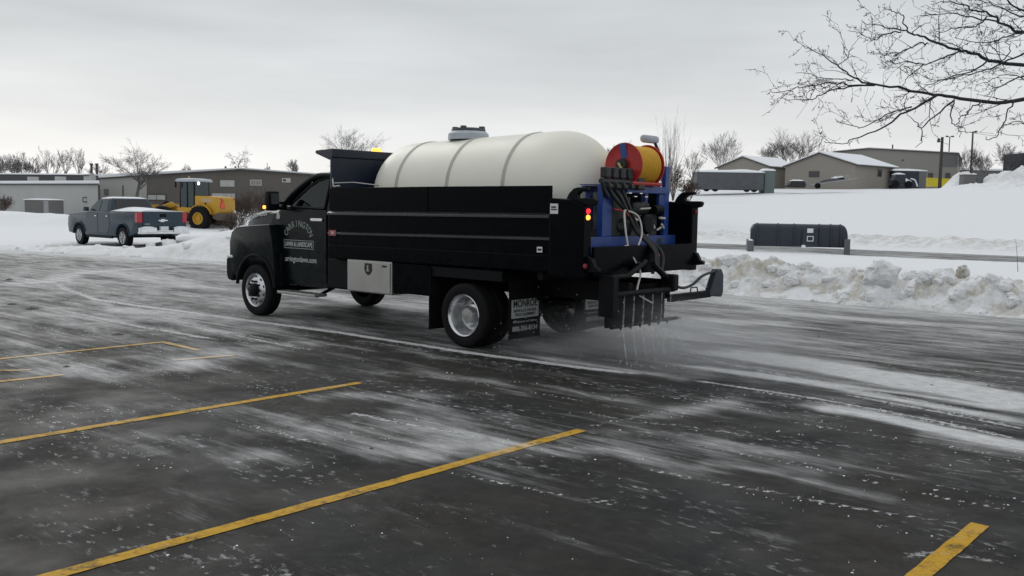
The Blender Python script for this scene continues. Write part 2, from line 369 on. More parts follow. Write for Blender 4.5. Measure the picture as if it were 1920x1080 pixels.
# ------------------------------------------------------------------ parking lot with blown snow
STROKES = []      # (ground polyline, half width m, strength, crumbly)
def stroke(px, w, s, crumb=0): STROKES.append((np.array([gnd(*p)[:2] for p in px]), w, s, crumb))
stroke([(100, 522), (118, 540), (180, 562), (400, 592), (640, 624), (900, 664), (1100, 690), (1250, 706)], .09, 1.3, 1)     # ridge along the wheel track
stroke([(105, 525), (160, 510), (330, 500)], .25, .5); stroke([(0, 533), (105, 528)], .16, .5)
stroke([(20, 562), (240, 608), (420, 640)], .08, 1.0, 1); stroke([(250, 590), (420, 625), (600, 660)], .07, .9, 1)
stroke([(60, 650), (160, 700), (245, 730)], .05, .6, 1); stroke([(0, 700), (180, 700), (330, 690), (450, 655), (620, 640)], .35, .45)
stroke([(120, 690), (260, 672), (380, 690)], .30, .35)
stroke([(470, 797), (600, 820), (760, 845), (860, 852)], .30, .45); stroke([(560, 790), (700, 805), (840, 838), (980, 848)], .40, .68)
stroke([(455, 795), (540, 818), (620, 838)], .05, .8, 1); stroke([(730, 775), (900, 825), (1010, 842), (1150, 850), (1240, 875), (1400, 895)], .22, .62)
stroke([(640, 770), (760, 795), (950, 828)], .06, .9, 1)
stroke([(820, 880), (940, 905), (1060, 930), (1180, 955)], .035, .75, 1); stroke([(1100, 930), (1180, 948), (1250, 962)], .03, .6, 1)
stroke([(1160, 870), (1260, 888), (1380, 912), (1450, 922), (1560, 945), (1680, 965), (1790, 980)], .03, .9, 1)
stroke([(1090, 802), (1180, 785), (1300, 757), (1430, 732)], .05, .6, 1); stroke([(1180, 790), (1290, 770), (1400, 745)], .18, .5)
stroke([(1060, 770), (1200, 790), (1330, 805), (1480, 830), (1560, 845)], .09, .6, 1); stroke([(1450, 785), (1600, 810), (1760, 835), (1920, 860)], .03, .8, 1)
stroke([(1390, 665), (1500, 680), (1640, 702), (1780, 728), (1960, 760)], .30, 2.6); stroke([(1540, 690), (1700, 715), (1960, 765)], .24, 2.0)
stroke([(1250, 650), (1390, 668)], .2, .7); stroke([(1120, 630), (1240, 655), (1400, 690), (1600, 728), (1920, 790)], .10, .8, 1)
stroke([(1250, 705), (1430, 732), (1560, 752), (1760, 790), (1960, 835)], .07, .9, 1); stroke([(1000, 668), (1160, 690), (1320, 715)], .22, .6)
stroke([(1520, 760), (1640, 780), (1780, 808), (1960, 848)], .16, 1.7); stroke([(1330, 690), (1500, 716), (1700, 752), (1960, 800)], .12, 1.1); stroke([(1240, 680), (1450, 708), (1700, 738), (1960, 778)], .10, 1.0); stroke([(1700, 815), (1830, 830), (1960, 850)], .3, .55)
stroke([(1560, 735), (1750, 770), (1960, 812)], .06, .9, 1); stroke([(1380, 728), (1600, 765), (1920, 825)], .04, .8, 1)
stroke([(1620, 890), (1740, 915), (1900, 950)], .02, .6, 1); stroke([(1300, 865), (1420, 880), (1560, 890)], .12, .35)
stroke([(1470, 895), (1600, 925), (1700, 940)], .13, .4); stroke([(1300, 985), (1420, 1005), (1500, 1015)], .12, .3); stroke([(1430, 1020), (1500, 1060)], .14, .3)
stroke([(260, 810), (340, 830), (420, 850)], .10, .45); stroke([(240, 835), (300, 855)], .14, .4); stroke([(60, 1010), (130, 990), (170, 1050)], .14, .3)
stroke([(430, 860), (520, 850), (640, 870)], .16, .4); stroke([(420, 1045), (500, 1065)], .06, .6, 1); stroke([(560, 745), (700, 740), (900, 745)], .25, .5); stroke([(700, 690), (900, 715), (1100, 740), (1300, 780)], .22, .45); stroke([(200, 760), (420, 770), (600, 790)], .3, .4); stroke([(900, 880), (1100, 905), (1300, 940)], .25, .3)
stroke([(250, 690), (420, 720), (640, 745), (840, 760)], .05, .5, 1); stroke([(600, 655), (760, 690), (1000, 720), (1180, 745)], .05, .5, 1)
stroke([(1680, 1055), (1730, 1035), (1800, 1042), (1900, 1060)], .05, .7, 1); stroke([(1330, 560), (1500, 590), (1700, 605), (1920, 618)], .3, .5)
stroke([(960, 655), (1150, 645), (1330, 625)], .6, .55); stroke([(180, 505), (300, 530), (430, 545)], .5, .4); stroke([(520, 545), (720, 570), (820, 580)], .5, .5); stroke([(1100, 640), (1300, 600), (1500, 610)], .45, .5)  # first stroke paints the pale airborne spray into the ground colour
_rs = random.Random(21)
for _k in range(46):      # scrape and tyre lines along the aisle
    _v = _rs.uniform(-7.5, 1.5); _u = _rs.uniform(-9, 7); _L = _rs.uniform(1.2, 5); _a = _rs.gauss(0, .05)
    STROKES.append((np.array([xy(_u+_L*k/5, _v+_a*_L*k/5+.04*math.sin(k*1.7+_k)) for k in range(6)]), _rs.uniform(.02, .05), _rs.uniform(.35, .85), 1))
for _k in range(22):
    _v = _rs.uniform(-6.5, .5); _u = _rs.uniform(-8, 6); _L = _rs.uniform(1.0, 3.5)
    STROKES.append((np.array([xy(_u+_L*k/5, _v+.08*math.sin(k+_k)) for k in range(6)]), _rs.uniform(.10, .28), _rs.uniform(.2, .45), 0))
def lot_attr(x, y):
    u, v = uv(x, y); d = edge_dist(x, y)
    big = fbm(u*.16+3, v*.55+8, 3); far = smooth01((y-6.5)/8.0)
    dens = -.02+.43*far+.34*(big-.5)*1.6
    lane = smooth01((v+1.0)/2.2)*smooth01((9.5-v)/2); dens += .16*lane
    dens += .6*np.exp(-(np.clip(-d, 0, None)/.9)**2)
    dens -= .12*smooth01((x-4.5)/4)*smooth01((y-13)/3)*smooth01((19-y)/3)
    # wheel tracks along the aisle
    for vc in (-.2, .35, 2.0, 2.55): dens -= .16*np.exp(-((v-vc)/.16)**2)*smooth01((u+6)/4)*smooth01((3.0-u)/2)
    dirty = np.zeros_like(x)
    crumb = np.zeros_like(x)
    wob = .25*(fbm(x*1.3, y*1.3, 3)-.5)
    for P, w, s, c in STROKES:
        best = np.full(x.shape, 1e9); tt = np.zeros(x.shape)
        n_ = len(P)-1
        for i in range(n_):
            ax, ay = P[i]; dx, dy = P[i+1]-P[i]; t = np.clip(((x-ax)*dx+(y-ay)*dy)/(dx*dx+dy*dy), 0, 1)
            e = np.hypot(x-ax-t*dx+wob*w*3, y-ay-t*dy+wob*w*2); mk = e < best; best = np.where(mk, e, best); tt = np.where(mk, (i+t)/n_, tt)
        fade = smooth01(tt/.12)*smooth01((1-tt)/.12)
        g = np.exp(-(best/w)**2)*s*(.35+.65*fade)
        if c: crumb = np.maximum(crumb, g)
        else: dens = dens+g*.85
    return dens, crumb
def lot_mat():
    m = bpy.data.materials.new('wet_asphalt'); m.use_nodes = True; n = m.node_tree.nodes; l = m.node_tree.links; b = n['Principled BSDF']
    t = n.new('ShaderNodeTexCoord')
    def mapped(rot, sc):
        k = n.new('ShaderNodeMapping'); k.vector_type = 'POINT'; k.inputs['Rotation'].default_value = (0, 0, rot); k.inputs['Scale'].default_value = sc; l.new(t.outputs['Object'], k.inputs[0]); return k.outputs[0]
    def noi(vec, s, d, r=.6):
        z = n.new('ShaderNodeTexNoise'); z.inputs['Scale'].default_value = s; z.inputs['Detail'].default_value = d; z.inputs['Roughness'].default_value = r; l.new(vec, z.inputs['Vector']); return z.outputs['Fac']
    def mrg(src, a, b_, c, d, sm=False):
        r = n.new('ShaderNodeMapRange'); r.inputs[1].default_value = a; r.inputs[2].default_value = b_; r.inputs[3].default_value = c; r.inputs[4].default_value = d
        if sm: r.interpolation_type = 'SMOOTHSTEP'
        l.new(src, r.inputs[0]); return r.outputs[0]
    def ma(op, a, b_):
        k = n.new('ShaderNodeMath'); k.operation = op
        for i, q in enumerate((a, b_)):
            if isinstance(q, (int, float)): k.inputs[i].default_value = q
            else: l.new(q, k.inputs[i])
        return k.outputs[0]
    # rotate so that local x runs along the aisle, then stretch
    al = n.new('ShaderNodeVectorRotate'); al.rotation_type = 'Z_AXIS'; al.inputs['Angle'].default_value = -YAW; l.new(t.outputs['Object'], al.inputs['Vector'])
    def st(sc):
        k = n.new('ShaderNodeMapping'); k.inputs['Scale'].default_value = sc; l.new(al.outputs[0], k.inputs[0]); return k.outputs[0]
    A = n.new('ShaderNodeAttribute'); A.attribute_name = 'dens'; Bc = n.new('ShaderNodeAttribute'); Bc.attribute_name = 'crumb'
    strk = noi(st((.12, 4.2, 1)), 2.4, 8, .72); patch = noi(st((.55, 1.2, 1)), .9, 5, .6); flake = noi(st((.6, 1.25, 1)), 15, 5, .65); long_ = noi(st((.35, 1.5, 1)), 1.3, 7, .66); mid = noi(st((.5, 1.6, 1)), 2.6, 8, .68); fine = noi(st((.55, 1.3, 1)), 11, 6, .7); grit = noi(t.outputs['Object'], 60, 4, .7)
    # thin film of drifted snow
    f1 = ma('ADD', A.outputs['Fac'], ma('ADD', ma('ADD', ma('MULTIPLY', ma('SUBTRACT', long_, .5), 1.5), ma('MULTIPLY', ma('SUBTRACT', strk, .5), 1.1)), ma('MULTIPLY', ma('SUBTRACT', mid, .5), 1.3)))
    film = mrg(f1, .08, 1.35, 0, .95, True)
    film = ma('MULTIPLY', film, ma('MULTIPLY', mrg(grit, .3, .7, .75, 1.15), mrg(fine, .3, .7, .62, 1.25)))
    # crisp broken patches
    pm = mrg(ma('ADD', patch, ma('MULTIPLY', A.outputs['Fac'], .32)), .46, .72, 0, 1, True)
    pat = ma('MULTIPLY', mrg(ma('ADD', flake, ma('MULTIPLY', ma('SUBTRACT', mid, .5), .35)), .555, .66, 0, .55, True), pm)
    gr2 = noi(t.outputs['Object'], 24, 6, .72)
    f3 = ma('ADD', Bc.outputs['Fac'], ma('ADD', ma('MULTIPLY', ma('SUBTRACT', fine, .5), 1.5), ma('MULTIPLY', ma('SUBTRACT', gr2, .5), 1.6)))
    cru = mrg(f3, .50, .95, 0, .80, True)
    fac = ma('MAXIMUM', film, ma('MAXIMUM', pat, cru)); fac = ma('MINIMUM', fac, .95)
    # asphalt
    a3 = noi(t.outputs['Object'], 7, 9, .72); a1 = noi(t.outputs['Object'], .7, 6, .6); a2 = noi(t.outputs['Object'], 140, 3, .6)
    cra = n.new('ShaderNodeValToRGB'); e = cra.color_ramp.elements; e[0].position = .35; e[0].color = (.0125, .0135, .014, 1); e[1].position = .7; e[1].color = (.030, .0265, .022, 1); l.new(a1, cra.inputs[0])
    gs = n.new('ShaderNodeVectorMath'); gs.operation = 'SCALE'; l.new(cra.outputs[0], gs.inputs[0]); l.new(ma('MULTIPLY', mrg(a2, .3, .7, .5, 1.6), mrg(a3, .3, .7, .6, 1.5)), gs.inputs['Scale'])
    x = n.new('ShaderNodeMix'); x.data_type = 'RGBA'; l.new(fac, x.inputs['Factor']); l.new(gs.outputs[0], x.inputs['A']); x.inputs['B'].default_value = (.68, .685, .685, 1)
    l.new(x.outputs['Result'], b.inputs['Base Color'])
    rw = mrg(noi(t.outputs['Object'], 1.3, 5, .6), .35, .65, .42, .75); l.new(ma('MAXIMUM', rw, ma('MULTIPLY', fac, .9)), b.inputs['Roughness']); b.inputs['Specular IOR Level'].default_value = .12
    bp = n.new('ShaderNodeBump'); bp.inputs['Strength'].default_value = .55; bp.inputs['Distance'].default_value = .02
    l.new(ma('ADD', ma('MULTIPLY', fac, .8), ma('MULTIPLY', a2, .25)), bp.inputs['Height']); l.new(bp.outputs[0], b.inputs['Normal'])
    MATS['wet_asphalt'] = m
    # yellow paint: same snow over worn paint
    m2 = m.copy(); m2.name = 'worn_yellow_paint'; n2 = m2.node_tree.nodes; l2 = m2.node_tree.links
    mixn = [k for k in n2 if k.bl_idname == 'ShaderNodeMix'][0]
    for lk in list(mixn.inputs['A'].links): l2.remove(lk)
    t2 = [k for k in n2 if k.bl_idname == 'ShaderNodeTexCoord'][0]
    zz = n2.new('ShaderNodeTexNoise'); zz.inputs['Scale'].default_value = 7; zz.inputs['Detail'].default_value = 11; zz.inputs['Roughness'].default_value = .82; l2.new(t2.outputs['Object'], zz.inputs['Vector'])
    cc = n2.new('ShaderNodeValToRGB'); e = cc.color_ramp.elements; e[0].position = .38; e[0].color = (.07, .055, .025, 1); e[1].position = .50; e[1].color = (.50, .285, .022, 1); q = cc.color_ramp.elements.new(.75); q.color = (.58, .35, .04, 1)
    l2.new(zz.outputs['Fac'], cc.inputs[0]); l2.new(cc.outputs[0], mixn.inputs['A'])
    MATS['worn_yellow_paint'] = m2
lot_mat()
lot, V = grid_mesh('parking_lot', grid_nodes(-6.5, 6.5, .055, -70, 60, 1.035, 6), grid_nodes(3.2, 11.5, .045, -60, 60, 1.011, 6), lambda x, y: 0*x+.0, 'wet_asphalt')
struct(lot, 'dark wet asphalt parking lot streaked with blown snow')
ad, ac = lot_attr(V[:, 0], V[:, 1]); setattr_f(lot, 'dens', ad); setattr_f(lot, 'crumb', ac)
SD = np.array([.6655, .7464])      # stripe direction
def stripe(p0, p1, w=.10, z=.004):
    p0, p1 = np.array(p0, float), np.array(p1, float); d = p1-p0; L = np.linalg.norm(d); d /= L; nrm = np.array([-d[1], d[0]]); k = max(2, int(L/.06))
    s = np.linspace(0, 1, k); Wd = np.linspace(-w/2, w/2, 4); V = []
    for a in s:
        for b in Wd:
            jit = .006*(mnoise.noise((a*L*7, b*40, 1.3))) if abs(b) > w*.4 else 0
            q = p0+d*(a*L)+nrm*(b+jit); V.append((q[0], q[1], z))
    V = np.array(V); i = np.arange(k*4).reshape(k, 4); Q = np.stack([i[:-1, :-1], i[:-1, 1:], i[1:, 1:], i[1:, :-1]], -1).reshape(-1, 4)
    o = fastmesh('parking_stripe', V, Q, 'worn_yellow_paint', parent=lot)
    a, c = lot_attr(V[:, 0], V[:, 1]); setattr_f(o, 'dens', a*.95-.12+.25*(V[:, 1] > 8.6)); setattr_f(o, 'crumb', c*.8); return o
g2 = lambda x, y: gnd(x, y)[:2]
e1, e2, e3 = g2(675, 718), g2(1090, 807), g2(1838, 984)
stripe(e1-SD*5.5, e1); stripe(e2-SD*5.5, e2); stripe(e3-SD*5.5, e3)
stripe(e3+(e3-e2)-SD*5.5, e3+(e3-e2)); stripe(e3+2*(e3-e2)-SD*5.5, e3+2*(e3-e2))
stripe(g2(-160, 690), g2(310, 641), .09); stripe(g2(310, 641)+np.array([.03, -.07]), g2(372, 657), .09)
stripe(g2(-60, 722), g2(120, 703), .09); stripe(g2(325, 676), g2(440, 666), .11); stripe(g2(-60, 697), g2(58, 694), .08)

# crumbs of ice and snow lying on the asphalt
def crumbs(name, n_, seed, material, szr, along, label):
    rg = np.random.default_rng(seed); Vs = []; Fs = []
    base = np.array([(1, 0, 0), (-.5, .87, 0), (-.5, -.87, 0), (.1, .05, .8), (.5, .5, .35), (-.6, 0, .4)])
    fc = np.array([(0, 4, 3), (1, 3, 4), (1, 5, 3), (2, 3, 5), (2, 0, 3), (0, 1, 4), (1, 2, 5)])
    P = []
    lines = [s for s in STROKES if s[3]]; wts = np.array([np.linalg.norm(np.diff(s[0], axis=0), axis=1).sum() for s in lines]); wts /= wts.sum()
    while len(P) < n_:
        if rg.random() < along:
            s = lines[rg.choice(len(lines), p=wts)]; i = rg.integers(len(s[0])-1); q = s[0][i]+(s[0][i+1]-s[0][i])*rg.random()+rg.normal(size=2)*s[1]*.8; k = 1.0
            if vn(q[0]*2.3+5, q[1]*2.3) < .42: continue
        else:
            y = 3.3+rg.random()**1.5*10; q = np.array([(rg.random()-.5)*1.35*y, y]); k = .75
            if vn(q[0]*1.1, q[1]*1.6) < .52: continue
        P.append((q[0], q[1], szr[0]+(szr[1]-szr[0])*rg.random()**3*k))
    P = np.array(P); a = rg.random(len(P))*6.28; st = .7+.6*rg.random((len(P), 6, 1)); B = base[None]*st
    ca, sa = np.cos(a)[:, None], np.sin(a)[:, None]
    X = (B[..., 0]*ca-B[..., 1]*sa)*P[:, 2:3]+P[:, 0:1]; Y = (B[..., 0]*sa+B[..., 1]*ca)*P[:, 2:3]+P[:, 1:2]; Z = B[..., 2]*P[:, 2:3]*.7-.001
    V = np.stack([X, Y, Z], -1).reshape(-1, 3); Q = (fc[None]+6*np.arange(len(P))[:, None, None]).reshape(-1, 3)
    o = fastmesh(name, V, Q, material); o['kind'] = 'stuff'; o['label'] = label; return o
crumbs('snow_crumbs', 3400, 3, 'snow', (.003, .012), .6, 'small white crumbs of snow scattered on the asphalt')
crumbs('dirt_clods', 160, 5, 'clod', (.006, .03), .1, 'small dark clods of slush dirt on the asphalt')
for (px, py, s) in ((18, 525, .10), (22, 571, .08), (60, 580, .10), (220, 628, .09), (125, 688, .05)):
    p = gnd(px, py); mb = MB(); rg = random.Random(px)
    mb.lathe([(0.0, 1.0*.5), (.5, .38), (.9, .12), (1, 0)], 9, 'z'); mb.v = [(x*s*(.5+.7*rg.random()), y*s*(.35+.4*rg.random()), z*s*(.3+.5*rg.random())) for x, y, z in mb.v]
    tag(mb.build('slush_clod', 'clod', loc=(p[0], p[1], 0), rotz=.6), {18: 'dark slush clod at the left edge beyond the curved snow ridge', 22: 'small dark slush clod at the left edge, middle of three', 60: 'dark slush clod just right of the left edge pair', 220: 'dark slush clod above the bent yellow stripe', 125: 'tiny dark slush clod between the two far yellow stripes'}[px], 'clod', 'slush clods on the lot')

# ------------------------------------------------------------------ road, right snow bank
u0, u1 = -75, 20
V = []
us = np.linspace(u0, u1, 160); vs_ = np.linspace(ROADV0-1.6, ROADV1+1.2, 6)
for u in us:
    for v in vs_:
        p = xy(u, v); V.append((p[0], p[1], .012))
i = np.arange(len(us)*6).reshape(len(us), 6)
road = fastmesh('road', np.array(V), np.stack([i[:-1, :-1], i[:-1, 1:], i[1:, 1:], i[1:, :-1]], -1).reshape(-1, 4), 'wet_asphalt'); struct(road, 'cleared grey road beyond the snow bank')
setattr_f(road, 'dens', .35+.5*fbm(np.array(V)[:, 0]*.5, np.array(V)[:, 1]*.5, 3)); setattr_f(road, 'crumb', np.zeros(len(V)))

B0, B1 = np.array([2.6, 21.3]), np.array([15.0, 10.4]); BD = (B1-B0)/np.linalg.norm(B1-B0); BN = np.array([-BD[1], BD[0]]); BL = np.linalg.norm(B1-B0)
def bank_pt(s, t):      # s along, t across (0 = lot side)
    x = B0[0]+BD[0]*s+BN[0]*t; y = B0[1]+BD[1]*s+BN[1]*t
    e = .35*(fbm(s*.8, s*0+4, 3)-.5)+.25*(vn(s*3, s*0)-.5)
    tt = (t-e)
    prof = smooth01(tt/.75)*(1-.35*smooth01((tt-1.2)/2.4))
    hgt = .58+.10*np.sin(s*.35+1)+.28*(fbm(s*.55+2, t*.4, 3)-.5)
    ends = smooth01((s+.2)/1.2)
    mid = np.exp(-((tt-.75)/.95)**2)
    lump = billow(x*1.5, y*1.5, 5, .6); cell = billow(x*3.6+3, y*3.6, 4, .6)
    z = prof*hgt*(.62+.28*lump)+mid*(.34*(lump-.52)+.22*(cell-.5)+.07*(billow(x*8, y*8, 3)-.5))*ends
    z = z*(.75+.25*ends)
    z = np.where(tt < -.05, -.03+.0*z, z)
    return x, y, z
ss = np.arange(0, BL, .042); ts = np.concatenate([np.arange(-.5, 2.3, .042), np.arange(2.3, 6.5, .16)])
S_, T_ = np.meshgrid(ss, ts, indexing='ij'); X, Y, Z = bank_pt(S_, T_)
Z = np.maximum(Z, np.where(T_ > 3.5, terrain(X, Y)+.02, -9))
V = np.stack([X, Y, Z], -1).reshape(-1, 3); i = np.arange(V.shape[0]).reshape(S_.shape)
bank = fastmesh('snow_bank', V, np.stack([i[:-1, :-1], i[1:, :-1], i[1:, 1:], i[:-1, 1:]], -1).reshape(-1, 4), 'snow_ground', smooth=True)
struct(bank, 'lumpy ploughed snow bank with dirty crumbs along the far side of the lot')
setattr_f(bank, 'dirt', (1.5*np.exp(-((T_-.6)/.85)**2)+.06).ravel())
rg = random.Random(11)
def chunk(name, loc, s, seed, parent, squash=(1, 1, .8), mt='snow_ground'):
    bm = bmesh.new(); bmesh.ops.create_icosphere(bm, subdivisions=3, radius=1)
    for v in bm.verts:
        p = v.co.copy(); k = 1+.34*mnoise.noise(p*1.1+Vector((seed, 0, 0)))+.2*mnoise.noise(p*2.6+Vector((0, seed, 0)))+.10*mnoise.noise(p*6)
        q = Vector((round(p.x*2.2)/2.2, round(p.y*2.2)/2.2, round(p.z*2.2)/2.2)); p = p.lerp(q, .42)
        v.co = Vector((p.x*squash[0], p.y*squash[1], p.z*squash[2]))*k*s
    me = bpy.data.meshes.new(name); bm.to_mesh(me); bm.free(); me.materials.append(MATS[mt])
    a = me.attributes.new('dirt', 'FLOAT', 'POINT'); a.data.foreach_set('value', [.5]*len(me.vertices))
    o = bpy.data.objects.new(name, me); C.objects.link(o); o.parent = parent; o.location = loc; o.rotation_euler.z = seed; return o
p = atY(1652, 503, 17.3); chunk('snow_chunk', (p[0], p[1], p[2]-.10), .28, 3.1, bank, (1, 1, .95))['label'] = 'big rounded snow boulder on top of the bank'
p = atY(1805, 508, 15.6); ch = chunk('snow_chunk', (p[0], p[1], p[2]-.02), .10, 5.2, bank, (1, 1, 1.1)); ch['label'] = 'small dirty grey ice lump on the bank'; ch.data.attributes['dirt'].data.foreach_set('value', [2.0]*len(ch.data.vertices))
for k in range(170):
    s = rg.uniform(.5, BL-.5); t = rg.triangular(-.05, 1.5, .45); x, y, z = bank_pt(np.array([s]), np.array([t])); sz = rg.uniform(.05, .15)*(1.7 if rg.random() < .2 else 1)
    chunk('snow_chunk', (x[0], y[0], max(0, z[0])-sz*.05), sz, k*1.37, bank, (1, rg.uniform(.7, 1.1), rg.uniform(.6, .9)))
# small lumps along the left edge
for k in range(46):
    a = rg.random(); P0, P1 = (EDGE[1], EDGE[2]) if rg.random() < .6 else (EDGE[2], EDGE[3]); q = P0+(P1-P0)*a; q = q+np.array([.4, .9])*rg.uniform(-.2, 1.6); sz = rg.uniform(.05, .13)
    chunk('snow_chunk', (q[0], q[1], max(0, th(*q))-sz*.1), sz, k*.77+40, sf, (1, .9, .75))
# ------------------------------------------------------------------ brine truck (local: x forward, y left, z up; left flank at y = 1.25)
tp = truckxy(0, 1.25)
TR = thing('brine_truck', 'black regular cab work truck with steel dump bed driving across the lot', 'truck', (tp[0], tp[1], 0), YAW)
def part(name, m, parent=None, **k): return MB(), name, m, parent, k
WX = 4.58
# chassis
mb = MB()
for s in (-1, 1): mb.box((-1.95, s*.42-.04, .66), (5.2, s*.42+.04, .90))
for x in (-1.8, -.6, .7, 2.0, 3.2): mb.box((x-.05, -.40, .70), (x+.05, .40, .86))
mb.tube([(0, -1.0, .41), (0, 1.0, .41)], .075, 10); mb.lathe([(0, -.2), (.16, -.18), (.2, 0), (.16, .18), (0, .2)], 14, 'y', (0, 0, .41))
mb.tube([(WX, -1.0, .40), (WX, 1.0, .40)], .05, 8)
mb.tube([(3.5, -.1, .55), (0.2, 0, .45)], .05, 8)
for s in (-1, 1):
    mb.prism([(-.75, .62), (0, .47), (.75, .62), (.75, .66), (0, .53), (-.75, .66)], s*.5-.04, s*.5+.04)
    mb.prism([(WX-.6, .62), (WX, .45), (WX+.6, .62), (WX+.6, .66), (WX, .5), (WX-.6, .66)], s*.45-.04, s*.45+.04)
mb.build('chassis', 'black_steel', TR)
# wheels
TYRE = [(.255, -.105), (.30, -.118), (.365, -.118), (.392, -.105), (.405, -.085), (.405, -.058), (.396, -.056), (.396, -.046), (.405, -.044), (.405, -.006), (.396, -.004), (.396, .004), (.405, .006), (.405, .044), (.396, .046), (.396, .056), (.405, .058), (.405, .085), (.392, .105), (.365, .118), (.30, .118), (.255, .105)]
def wheel(name, x, yc, sgn, rear):
    w = MB().lathe(TYRE, 40, 'y').build(name, 'rubber', TR, smooth=True, loc=(x, yc, .405)); w.name = name
    rim = MB()
    f = lambda prof: [(r, h*sgn) for r, h in prof]
    if rear:      # deep dish facing outwards
        rim.lathe(f([(.258, .095), (.268, .110), (.262, .118), (.250, .108), (.238, .09), (.225, .02), (.21, -.02), (.19, -.055), (.12, -.06), (.09, -.05)]), 40)
        hub = MB().lathe(f([(.10, -.055), (.10, .03), (.085, .05), (.0, .055)]), 20)
        for k in range(8):
            a = k*math.pi/4; hub.lathe(f([(.016, -.06), (.016, -.025), (0, -.022)]), 6, 'y', (.145*math.cos(a), 0, .145*math.sin(a)))
    else:
        rim.lathe(f([(.258, .095), (.268, .108), (.262, .116), (.248, .10), (.235, .075), (.215, .085), (.185, .115), (.14, .125), (.105, .125), (.09, .12)]), 40)
        hub = MB().lathe(f([(.105, .12), (.10, .17), (.075, .19), (.0, .195)]), 20)
        for k in range(10):
            a = k*math.pi/5; hub.lathe(f([(.018, .12), (.018, .15), (0, .153)]), 6, 'y', (.145*math.cos(a), 0, .145*math.sin(a)))
    rim.build('rim', 'alloy', w, smooth=True); hub.build('hub', 'black_steel' if not rear else 'steel_dull', w, smooth=True)
    if not rear:
        for k in range(10):
            a = (k+.5)*math.pi/5; MB().lathe(f([(.024, .0985), (0, .1035)]), 10, 'y', (.208*math.cos(a), 0, .208*math.sin(a))).build('hand_hole', 'print_black', w)
    return w
for s in (1, -1):
    wheel('front_wheel', WX, s*1.09, s, False)
    wheel('rear_wheel', 0, s*1.12, s, True)
    MB().lathe(TYRE, 32, 'y').build('inner_rear_tyre', 'rubber', TR, smooth=True, loc=(0, s*.86, .405))
# cab lower shell
cabz0 = .55
for_side = [(2.96, .52), (4.10, .52), (4.22, .60), (4.25, 1.66), (4.12, 1.73), (2.96, 1.69)]
mb = MB(); ws = [(-.97), (.97)]
mb.loft([[(x, y*(1.0 if z < 1.3 else .985), z) for x, z in for_side] for y in (-1.02, 1.02)])
mb.build('cab_shell', 'truck_paint', TR, bevel=.035)
# hood
def hsec(x, w, zt, zb): return [(x, -w, zb), (x, -w, zt-.13), (x, -w*.93, zt-.045), (x, -w*.75, zt), (x, -w*.3, zt+.028), (x, w*.3, zt+.028), (x, w*.75, zt), (x, w*.93, zt-.045), (x, w, zt-.13), (x, w, zb)]
hood = MB().loft([hsec(4.08, .985, 1.765, .9), hsec(4.4, .97, 1.745, .9), hsec(4.7, .95, 1.71, .9), hsec(5.0, .93, 1.66, .9), hsec(5.2, .90, 1.595, .9), hsec(5.31, .87, 1.49, .9), hsec(5.36, .84, 1.34, .9)]).build('hood', 'truck_paint', TR, smooth=True)
mb = MB(); 
for k in range(4): mb.box((5.34, -.62, .84+k*.125), (5.385, .62, .90+k*.125))
mb.build('grille', 'black_steel', TR, bevel=.01)
# fenders with wheel arch
for s in (1, -1):
    arch = [(WX+.50*math.cos(a), .43+.52*math.sin(a)) for a in np.linspace(R(-2), R(182), 15)]
    MB().box((WX-.52, s*.55, .85), (WX+.55, s*.84, 1.3)).box((WX-.56, s*.55, .5), (WX-.50, s*1.1, 1.0)).build('arch_light_block', 'black_steel', TR)  # black boxes added so no light shows through the wheel arch
    poly = [(5.26, .40+.30), (5.30, .9), (5.30, 1.15), (5.24, 1.30), (5.10, 1.385), (4.6, 1.425), (4.20, 1.445), (4.14, 1.2), (4.06, .52)]+[(x, z) for x, z in reversed(arch) if z > .5]
    fd = MB().prism(poly, s*.80, s*1.20).build('fender', 'truck_paint', TR, bevel=.045, smooth=True, seg=3)
    lip = MB().tube([(WX+.51*math.cos(a), s*1.195, .43+.53*math.sin(a)) for a in np.linspace(R(5), R(175), 24)], .028, 8)
    lip.build('arch_lip', 'black_steel', fd, smooth=True)
    hl = MB().prism([(.52, 1.02), (.98, 1.02), (1.02, 1.20), (.98, 1.30), (.55, 1.28)] if s > 0 else [(-.52, 1.02), (-.98, 1.02), (-1.02, 1.20), (-.98, 1.30), (-.55, 1.28)], 5.28, 5.325, 'yz'); hl.build('headlight', 'dark_glass', TR, bevel=.01)
bump = MB().prism([(5.30, .50), (5.42, .52), (5.46, .60), (5.46, .86), (5.40, .90), (5.24, .90), (5.24, .60)], -1.17, 1.17).build('front_bumper', 'black_steel', TR, bevel=.03)
sn = MB()
for k in range(12):
    y = 1.14-.02*k; sn.tube([(5.20+.018*k, 1.205-.004*k, .905+.008*math.sin(k*2)), (5.225+.018*k, 1.21-.004*k, .905)], .017+.007*math.sin(k*1.7), 6)
sn.build('bumper_snow', 'snow', bump, smooth=True)
